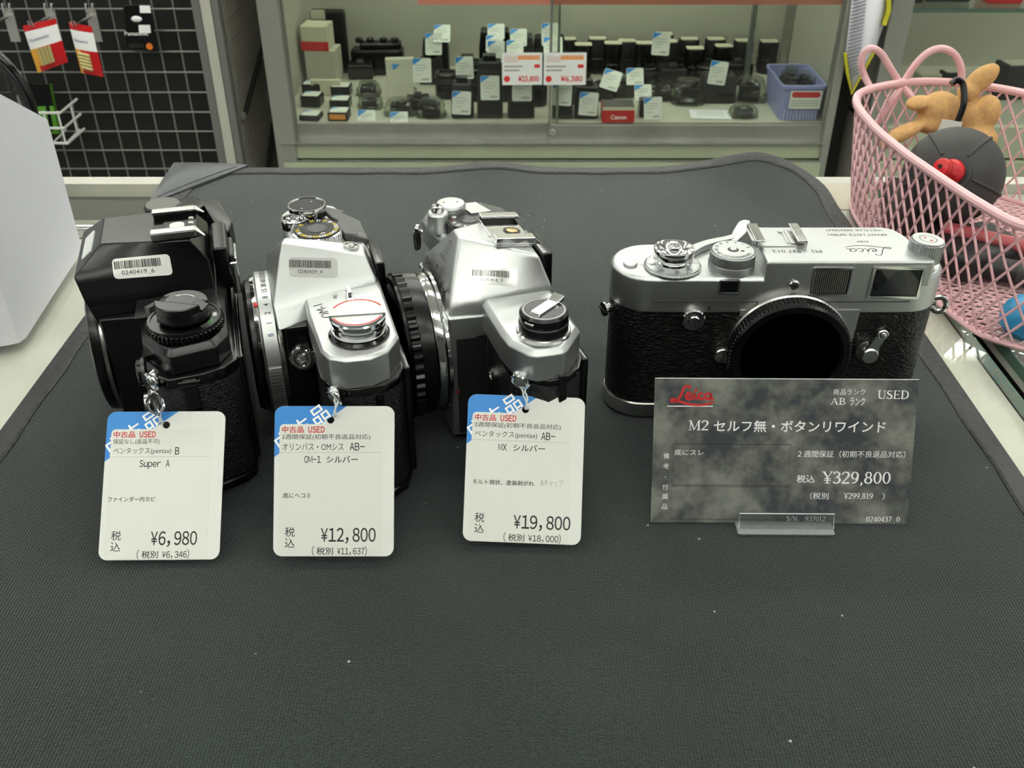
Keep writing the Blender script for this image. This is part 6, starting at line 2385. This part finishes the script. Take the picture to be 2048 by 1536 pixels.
# front left: batteries and chargers with tags lying on top
def flat_unit(u, v, label, s, rz, tone, tagtilt, orange=False):
    p = sh(u, v)
    q = thing('battery_charger', label, 'charger', (p.x, p.y, SHZ + 0.8), rz, 'chargers with labels on top')
    b = B()
    b.box((0, s[1] / 2, s[2] / 2), s)
    obj('body', b, M[tone], q, bevel=3, seg=3)
    b = B()
    b.prism(round_rect(-22, 3, 22, 44, 3, 3), s[2], s[2] + 0.6, 0, None)
    b.flat([(-21, 42), (-21, 28), (-2, 42)], s[2] + 0.8, 1)
    if orange:
        b.box((0, -0.6, s[2] * 0.5), (s[0] * 0.8, 1, s[2] * 0.6), 2)
    obj('label', b, [M['tag_card'], M['tag_blue'], mat('orange_strip' if orange else 'plain_strip', '#d98a3c', 0.5)], q)
for a in ((618, 243, 'silver-tagged charger, front of the far left row', (52, 46, 14), -0.12, 'rubber_dark', 0), (621, 216, 'black charger, second in the far left row', (52, 48, 30), -0.12, 'black_satin', 0),
          (623, 192, 'black charger, third in the far left row', (52, 48, 30), -0.1, 'black_satin', 0), (676, 243, 'charger with orange strip, front of the second row', (52, 46, 22), -0.05, 'rubber_dark', 0, True),
          (679, 220, 'black charger, middle of the second row', (52, 46, 24), -0.05, 'black_satin', 0), (681, 194, 'black charger, back of the second row', (52, 46, 26), -0.05, 'black_satin', 0)):
    flat_unit(*a)

# crinkled clear bags holding dark things
film = glass_mat('clear_film', '#e2e5e0', 0.12, 1.55)
def bag(u, v, s, label, core='black_matte', seed=1, rz=0.0):
    p = sh(u, v)
    q = thing('bagged_part', label, 'bag', (p.x, p.y, SHZ + 0.8), rz)
    rnd = random.Random(seed)
    b = B()
    b.box((0, s[1] / 2, s[2] * 0.36), (s[0] * 0.62, s[1] * 0.62, s[2] * 0.7))
    b.lathe([(s[0] * 0.16, 0), (s[0] * 0.18, s[2] * 0.2), (s[0] * 0.1, s[2] * 0.28), (0.01, s[2] * 0.28)], 0, Matrix.Translation((s[0] * 0.05, s[1] * 0.5, s[2] * 0.66)), 16)
    obj('contents', b, M[core], q, bevel=3)
    b = B()
    N = 9
    R = []
    for j in range(N + 1):
        f = j / N
        ring = []
        for i in range(20):
            a = 2 * PI * i / 20
            k = (0.5 + 0.05 * rnd.uniform(-1, 1)) * (1 - 0.35 * f ** 3)
            ring.append((s[0] * k * math.copysign(abs(math.cos(a)) ** 0.6, math.cos(a)), s[1] / 2 + s[1] * k * math.copysign(abs(math.sin(a)) ** 0.6, math.sin(a)), 0.5 + s[2] * f + rnd.uniform(-1.5, 1.5) * (0 < j < N)))
        R.append(ring)
    b.loft(R)
    obj('clear_bag', b, film, q, ang=15)
for a in ((735, 196, (66, 60, 34), 'clear bag at the back of the third row of the showcase', 'black_satin', 1), (738, 222, (66, 60, 32), 'clear bag in the middle of the third row of the showcase', 'rubber_dark', 2),
          (806, 200, (76, 50, 30), 'clear bag in front of the cardboard sleeve', 'graphite', 3), (800, 236, (84, 60, 40), 'clear bag at the shelf front below the cardboard sleeve', 'rubber_dark', 4),
          (862, 240, (74, 60, 46), 'bagged black lens cap at the shelf front left of centre', 'black_satin', 5), (1252, 198, (110, 70, 50), 'clear bag with dark contents behind the red carton', 'black_matte', 6, 0.2),
          (1322, 205, (90, 70, 44), 'clear bag behind the tag right of the red carton', 'black_matte', 7), (1376, 214, (88, 70, 62), 'crumpled clear bag with black strap right of centre', 'black_matte', 8),
          (1496, 208, (90, 70, 60), 'crinkled clear bag left of the lilac basket', 'black_matte', 9, -0.2), (1490, 240, (72, 56, 30), 'clear bag with amber contents in front of the lilac basket', 'graphite', 10)):
    bag(*a)
small_tag(798, 237, 2456, 'tag lying at the shelf front below the cardboard sleeve', 46, 34, 0.5)
small_tag(733, 234, 2470, 'tag lying at the front of the third row of the showcase', 46, 36, 0.5)
small_tag(1222, 160, 2560, 'skewed tag right of the right red-lettered sign', 48, 52, 0.6, -0.3, 0.2)
small_tag(1270, 153, 2640, 'dull tag on a clear bag behind the skewed tag', 46, 46, 0.6)
small_tag(1286, 185, 2520, 'bluish tag between the red carton and the black bags', 44, 42, 0.6)
small_tag(1306, 217, 2452, 'tag right of the red carton at the shelf front', 46, 56, 0.2, 0, -0.06)
wbox('battery_pack', 'black battery under the tag right of the red carton', 'battery', 1300, 236, (56, 34, 46), M['black_satin'], 0.05, (), None, 4)
q = wbox('carton', 'small red and white carton with white lettering at the shelf front', 'box', 1236, 246, (82, 60, 40), M['red_plastic'], 0.0,
         [('white_edge', (0, -0.2, 36), (82.6, 1.2, 8), box_cream), ('lid', (0, 30, 40.4), (80, 58, 1.0), M['graphite'])], None, 1)
b = B()
b.text('Canon', -20, 20, 9, 20, 0.8, 0, FR((0, -0.2, 0), (1, 0, 0), (0, 0, 1)), 0.015)
obj('lettering', b, M['white_ink'], q)
q = thing('paper_sheet', 'white printed sheet lying at the shelf front right of centre', 'paper', tuple(sh(1420, 230) + Vector((0, 0, 1))), 0.0)
b = B()
b.box((0, 0, 0), (104, 70, 1.0), 0, None, -0.06)
obj('sheet', b, M['paper'], q)
b = B()
for k in range(4):
    b.box((0, 22 - k * 11, 0.6), (70, 2.4, 0.3), 0, None, -0.06)
obj('print', b, mat_line, q)
gadget('used_camera', 'black angular viewfinder hood with a hanging tag left of the lilac basket', 'camera', 1435, 208, (96, 60, 74), 'rubber_dark')
small_tag(1436, 146, 2520, 'tag hanging alone left of the lilac basket', 46, 58, 0.15, 0.0, 0.12)

# back row: black lenses standing on their caps, each with a pale label on top
LENS = [(1133, 128, 54, 74, 0), (1164, 134, 50, 66, 0), (1192, 124, 56, 70, 0), (1222, 134, 56, 70, 0), (1250, 126, 54, 66, 0), (1284, 134, 56, 70, 0), (1330, 138, 60, 80, 1), (1322, 122, 56, 80, 0),
        (1372, 128, 60, 74, 0), (1384, 142, 58, 66, 0), (1424, 128, 60, 74, 0), (1440, 140, 58, 70, 0), (1480, 130, 58, 72, 0), (1530, 130, 58, 70, 0)]
WHERE = ['first', 'second', 'third', 'fourth', 'fifth', 'sixth', 'seventh', 'eighth', 'ninth', 'tenth', 'eleventh', 'twelfth', 'thirteenth', 'last']
for k, (u, v, dia, h, extra) in enumerate(LENS):
    v2 = 144 if v < 131 else 158
    h += (v2 - v) * 1.3
    p = sh(u, v2)
    q = thing('camera_lens', 'black lens with pale label on top, %s from the left in the back row' % WHERE[k], 'lens', (p.x, p.y, SHZ + 0.8), 0, 'lenses in the back row of the showcase')
    b = B()
    r = dia / 2
    b.lathe([(r * 0.9, 0), (r * 0.9, 8), (r, 9), (r, h * 0.45), (r * 0.94, h * 0.47), (r * 0.94, h * 0.55), (r, h * 0.57), (r, h - 4), (r * 0.94, h), (0.01, h)], 0, None, 28)
    obj('barrel', b, M['black_satin' if k % 2 else 'rubber_dark'], q)
    b = B()
    b.prism(round_rect(-24, -17, 24, 17, 4, 3), h, h + 1.2)
    obj('label', b, box_cream, q)
q = small_tag(1322, 88, 2690, 'tag with a pinkish corner on a lens in the back row', 48, 58, 0.2, 0, 0.05)

# more black lenses and bodies filling the shelf between the uprights
for u, v, s_, cyl, lab in ((722, 160, (70, 60, 40), 0, 'low black camera body in front of the long black grip in the showcase'),
                           (896, 200, (64, 60, 66), 1, 'black lens behind the leftmost upright flash unit in the showcase'),
                           (838, 222, (60, 50, 30), 0, 'small black lens cap stack below the bright tag in the showcase'),
                           (952, 205, (54, 50, 86), 1, 'black lens between the two leftmost upright flash units'),
                           (1012, 205, (54, 50, 96), 0, 'black body between the tall flash unit and the left price sign'),
                           (1078, 215, (50, 46, 92), 1, 'black lens between the units under the two price signs'),
                           (1148, 210, (46, 44, 90), 0, 'black body between the grey and black units right of the price signs'),
                           (1210, 205, (60, 56, 44), 1, 'low black lens behind the red carton'),
                           (1346, 178, (76, 60, 52), 0, 'low black camera body behind the bags in the middle right of the showcase'),
                           (1414, 180, (60, 60, 60), 1, 'black lens behind the lone hanging tag in the showcase'),
                           (1476, 172, (78, 60, 58), 0, 'black camera body behind the crinkled bag left of the lilac basket'),
                           (1302, 174, (64, 60, 50), 1, 'black lens behind the bluish tag in the showcase')):
    p = sh(u, v)
    q = thing('camera_lens' if cyl else 'used_camera', lab, 'lens' if cyl else 'camera', (p.x, p.y, SHZ + 0.8), 0.1)
    w_, d_, h = s_
    b = B()
    if cyl:
        r = w_ / 2
        b.lathe([(r * 0.9, 0), (r, 3), (r, h * 0.5), (r * 0.95, h * 0.53), (r, h * 0.56), (r, h - 3), (r * 0.9, h), (r * 0.7, h), (r * 0.66, h - 4), (0.01, h - 6)], 0, Matrix.Translation((0, r, 0)), 26)
        obj('barrel', b, M['black_satin'], q)
        b = B()
        b.lathe([(r + 0.6, h * 0.62), (r + 0.9, h * 0.64), (r + 0.9, h * 0.82), (r + 0.6, h * 0.84)], 0, Matrix.Translation((0, r, 0)), 26, False)
        obj('focus_ring', b, M['rubber_dark'], q)
    else:
        b.box((0, d_ / 2, h / 2), (w_, d_, h))
        b.hull([(x * w_, d_ * 0.5 + y, z) for x, y, z in ((-0.22, -14, h - 1), (0.22, -14, h - 1), (0.22, 14, h - 1), (-0.22, 14, h - 1), (-0.13, -9, h + 12), (0.13, -9, h + 12), (0.13, 9, h + 12), (-0.13, 9, h + 12))])
        obj('body', b, M['black_matte'], q, bevel=4, seg=3)
        b = B()
        b.lathe([(8, h - 1), (8, h + 5), (7, h + 6), (0.01, h + 6)], 0, Matrix.Translation((w_ * 0.34, d_ * 0.5, 0)), 18)
        obj('dial', b, M['black_gloss'], q)

# lilac basket at the right end
bp_ = sh(1600, 246)
q = thing('plastic_basket', 'lilac plastic basket full of bagged lens parts at the right end of the showcase', 'basket', (737, bp_.y + 10, SHZ + 0.8), 0.0)
b = B()
def bring(k, z, inset=0):
    return [(x * k, 95 + (y - 95) * k, z) for x, y in round_rect(-55 + inset, 0 + inset, 55 - inset, 190 - inset, 14, 4)]
b.loft([bring(0.90, 0), bring(1.0, 82), bring(1.05, 84), bring(1.05, 92), bring(0.97, 92), bring(0.86, 4)], 0)
lil = mat('lilac_plastic', '#8f92c4', 0.4)
obj('tub', b, lil, q)
b = B()
for k in range(11):
    b.box((-40 + k * 8.0, 1.5 + 4.4, 16), (3.0, 3, 26), 0)
obj('ribs', b, mat('lilac_light', '#b4b6dc', 0.4), q)
b = B()
b.box((6, -1.2, 56), (80, 1.4, 46), 0, Matrix.Rotation(0.0, 4, 'Y'))
b.prism(round_rect(-30, 62, 42, 76, 6, 4), 2.0, 2.6, 1, FR((0, 0, 0), (1, 0, 0), (0, 0, 1)))
for k in range(3):
    b.rect(-30, 52 - k * 6, 40, 54.5 - k * 6, 2.2, 2, FR((0, 0, 0), (1, 0, 0), (0, 0, 1)))
obj('notice', b, [M['tag_card'], M['red_ink'], mat_line], q)
rnd = random.Random(4)
for k, (x, y, z) in enumerate(((-21, 44, 62), (20, 44, 62), (-21, 96, 62), (20, 96, 62), (0, 142, 62))):
    w = thing('bagged_part', ['bagged part at the front left of the lilac basket', 'bagged part at the front right of the lilac basket', 'bagged part midway on the left of the lilac basket',
                              'bagged part midway on the right of the lilac basket', 'bagged part at the back of the lilac basket'][k], 'bag', (q.location.x * 1000 + x, q.location.y * 1000 + y, SHZ + z - 18))
    b = B()
    b.lathe([(13, 0), (15, 8), (15, 40), (12, 46), (0.01, 46)], 0, AX((0.2 * rnd.uniform(-1, 1), 0.3 * rnd.uniform(-1, 1), 1)), 18)
    obj('contents', b, M['rubber_dark'], w)
    b = B()
    R = []
    for j in range(6):
        R.append([((17.5 + rnd.uniform(-1.5, 1.5)) * math.cos(2 * PI * i / 14), (17.5 + rnd.uniform(-1.5, 1.5)) * math.sin(2 * PI * i / 14), -2 + j * 11.5 + rnd.uniform(-2, 2)) for i in range(14)])
    b.loft(R)
    obj('clear_bag', b, film, w, ang=15)

# ================================================================== gap and second showcase at the right
t = thing('showcase', 'second showcase at the right edge behind the pink basket', 'showcase', (0, 0, 0))
X0 = 905
b = B()
b.box((X0 + 22, CY - 10, -300), (52, 40, 1300))
obj('corner_post', b, bpy.data.materials['post_metal'], t, bevel=2)
for nm, c, sz in (('back_panel', (X0 + 450, CY + 515, -300), (900, 10, 1300)), ('side_panel', (X0 + 4, CY + 260, -300), (8, 500, 1300))):
    b = B()
    b.box(c, sz)
    obj(nm, b, lining, t)
b = B()
b.box((X0 + 450, CY + 255, SHZ - 5), (900, 510, 10))
obj('shelf', b, bpy.data.materials['shelf_board'], t)
b = B()
b.box((X0 + 450, CY + 230, -300), (900, 440, 7))
obj('glass_shelf', b, M['window_glass'], t)
b = B()
b.box((X0 + 450, CY + 6, -300), (900, 4, 9))
obj('shelf_edge', b, edge_m, t)
b = B()
b.box((X0 + 450, CY - 6, -620), (900, 30, 82))
b.box((X0 + 450, CY - 12, -810), (900, 44, 286))
obj('plinth', b, sage, t, bevel=1.5)
b = B()
b.box((X0 + 480, CY + 2, -130), (860, 4, 892))
o = obj('pane', b, M['window_glass'], t)
for u, v, s, m, lab, nm in ((1860, 172, (60, 50, 30), box_white, 'small pale carton seen past the ear handle of the pink basket', 'carton'),
                            (1905, 168, (52, 40, 30), M['rubber_dark'], 'small black box beside the pale carton in the right showcase', 'carton'),
                            (2035, 200, (100, 70, 90), M['black_matte'], 'large black box at the far right of the right showcase', 'carton'),
                            (1836, 120, (70, 40, 36), box_white, 'white card box at the back of the right showcase', 'carton')):
    wbox(nm, lab, 'box', u, v, s, m, 0.1, [('top_label', (0, s[1] / 2, s[2] + 0.6), (s[0] * 0.8, s[1] * 0.8, 1), box_white)], None, 2)
for x, y, s, m, lab in ((X0 + 70, CY + 60, (70, 60, 60), M['black_matte'], 'dark camera on the glass shelf at the left of the right showcase'),
                        (X0 + 170, CY + 70, (110, 70, 70), M['rubber_dark'], 'dark grey case on the glass shelf of the right showcase'),
                        (X0 + 300, CY + 50, (90, 70, 50), M['red_plastic'], 'dark red case on the glass shelf of the right showcase')):
    q = thing('camera_case', lab, 'case', (x, y, -296))
    b = B()
    b.box((0, s[1] / 2, s[2] / 2), s)
    obj('body', b, m, q, bevel=6, seg=3)
    b = B()
    b.box((-s[0] * 0.2, -0.6, s[2] * 0.45), (26, 1, 10))
    obj('label', b, M['white_ink'], q)
b = B()
b.box((860, CY + 120, -350), (60, 30, 1200))
o = obj('gap_filler', b, mat('dark_gap', '#1b1a17', 0.7, noise=0.3, nscale=20), None)  # dark box put in for the shade between the showcases
tag(o, 'dark upright trunk standing for shade in the gap between the two showcases', 'filler')

# folded paper with yellow edges hanging between the showcases
Y = CY - 40
q = thing('paper_bag', 'folded white paper with yellow edges hanging between the two showcases', 'paper', tuple(at(1735, 90, Y)))
c0 = at(1735, 90, Y)
def r2(u, v, dy=0):
    return tuple(at(u, v, Y + dy) - c0)
TLp, BLp, TRp, FTp = r2(1706, -40), r2(1690, 108), r2(1776, -40), r2(1742, -40, -26)
tip, mid = r2(1703, 186), r2(1733, 90, -26)
b = B()
b.add([r2(1708, -40), r2(1691, 108), r2(1702, 186), r2(1724, 120, -24), r2(1742, -40, -24)], [(0, 1, 2, 3, 4)])
b.add([r2(1742, -40, -24), r2(1724, 120, -24), r2(1702, 186), r2(1752, 94), r2(1777, 24), r2(1777, -40)], [(0, 1, 2, 3, 4, 5)])
o = obj('sheet', b, M['paper'], q)
md = o.modifiers.new('thick', 'SOLIDIFY'); md.thickness = 0.002
b = B()
b.tube([r2(1690, 106, -3), r2(1695, 146, -3), r2(1703, 187, -3), r2(1728, 140, -3), r2(1753, 94, -3)], 4, 0, 6)
b.tube([r2(1777, -40, -4), r2(1777, 22, -4), r2(1768, 50, -4)], 6, 0, 6)
obj('yellow_edge', b, mat('yellow_tape', '#c9c12a', 0.5), q)
b = B()
for k in range(26):
    v = -30 + k * 7.2
    s_ = max(0.0, min(1.0, (186 - v) / 80))
    uL = 1708 - (v + 40) * 0.115 if v < 108 else 1691 + (v - 108) * 0.14
    uR = 1742 - (v + 40) * 0.1125 - 2
    if uR - uL > 6:
        a_, d_ = Vector(r2(uL + 2, v + 3, -4)), Vector(r2(uR - 2, v - 5, -27))
        b.tube([tuple(a_), tuple(d_)], 1.6, 0, 4)
obj('print', b, mat('grey_print', '#84878c', 0.6), q)
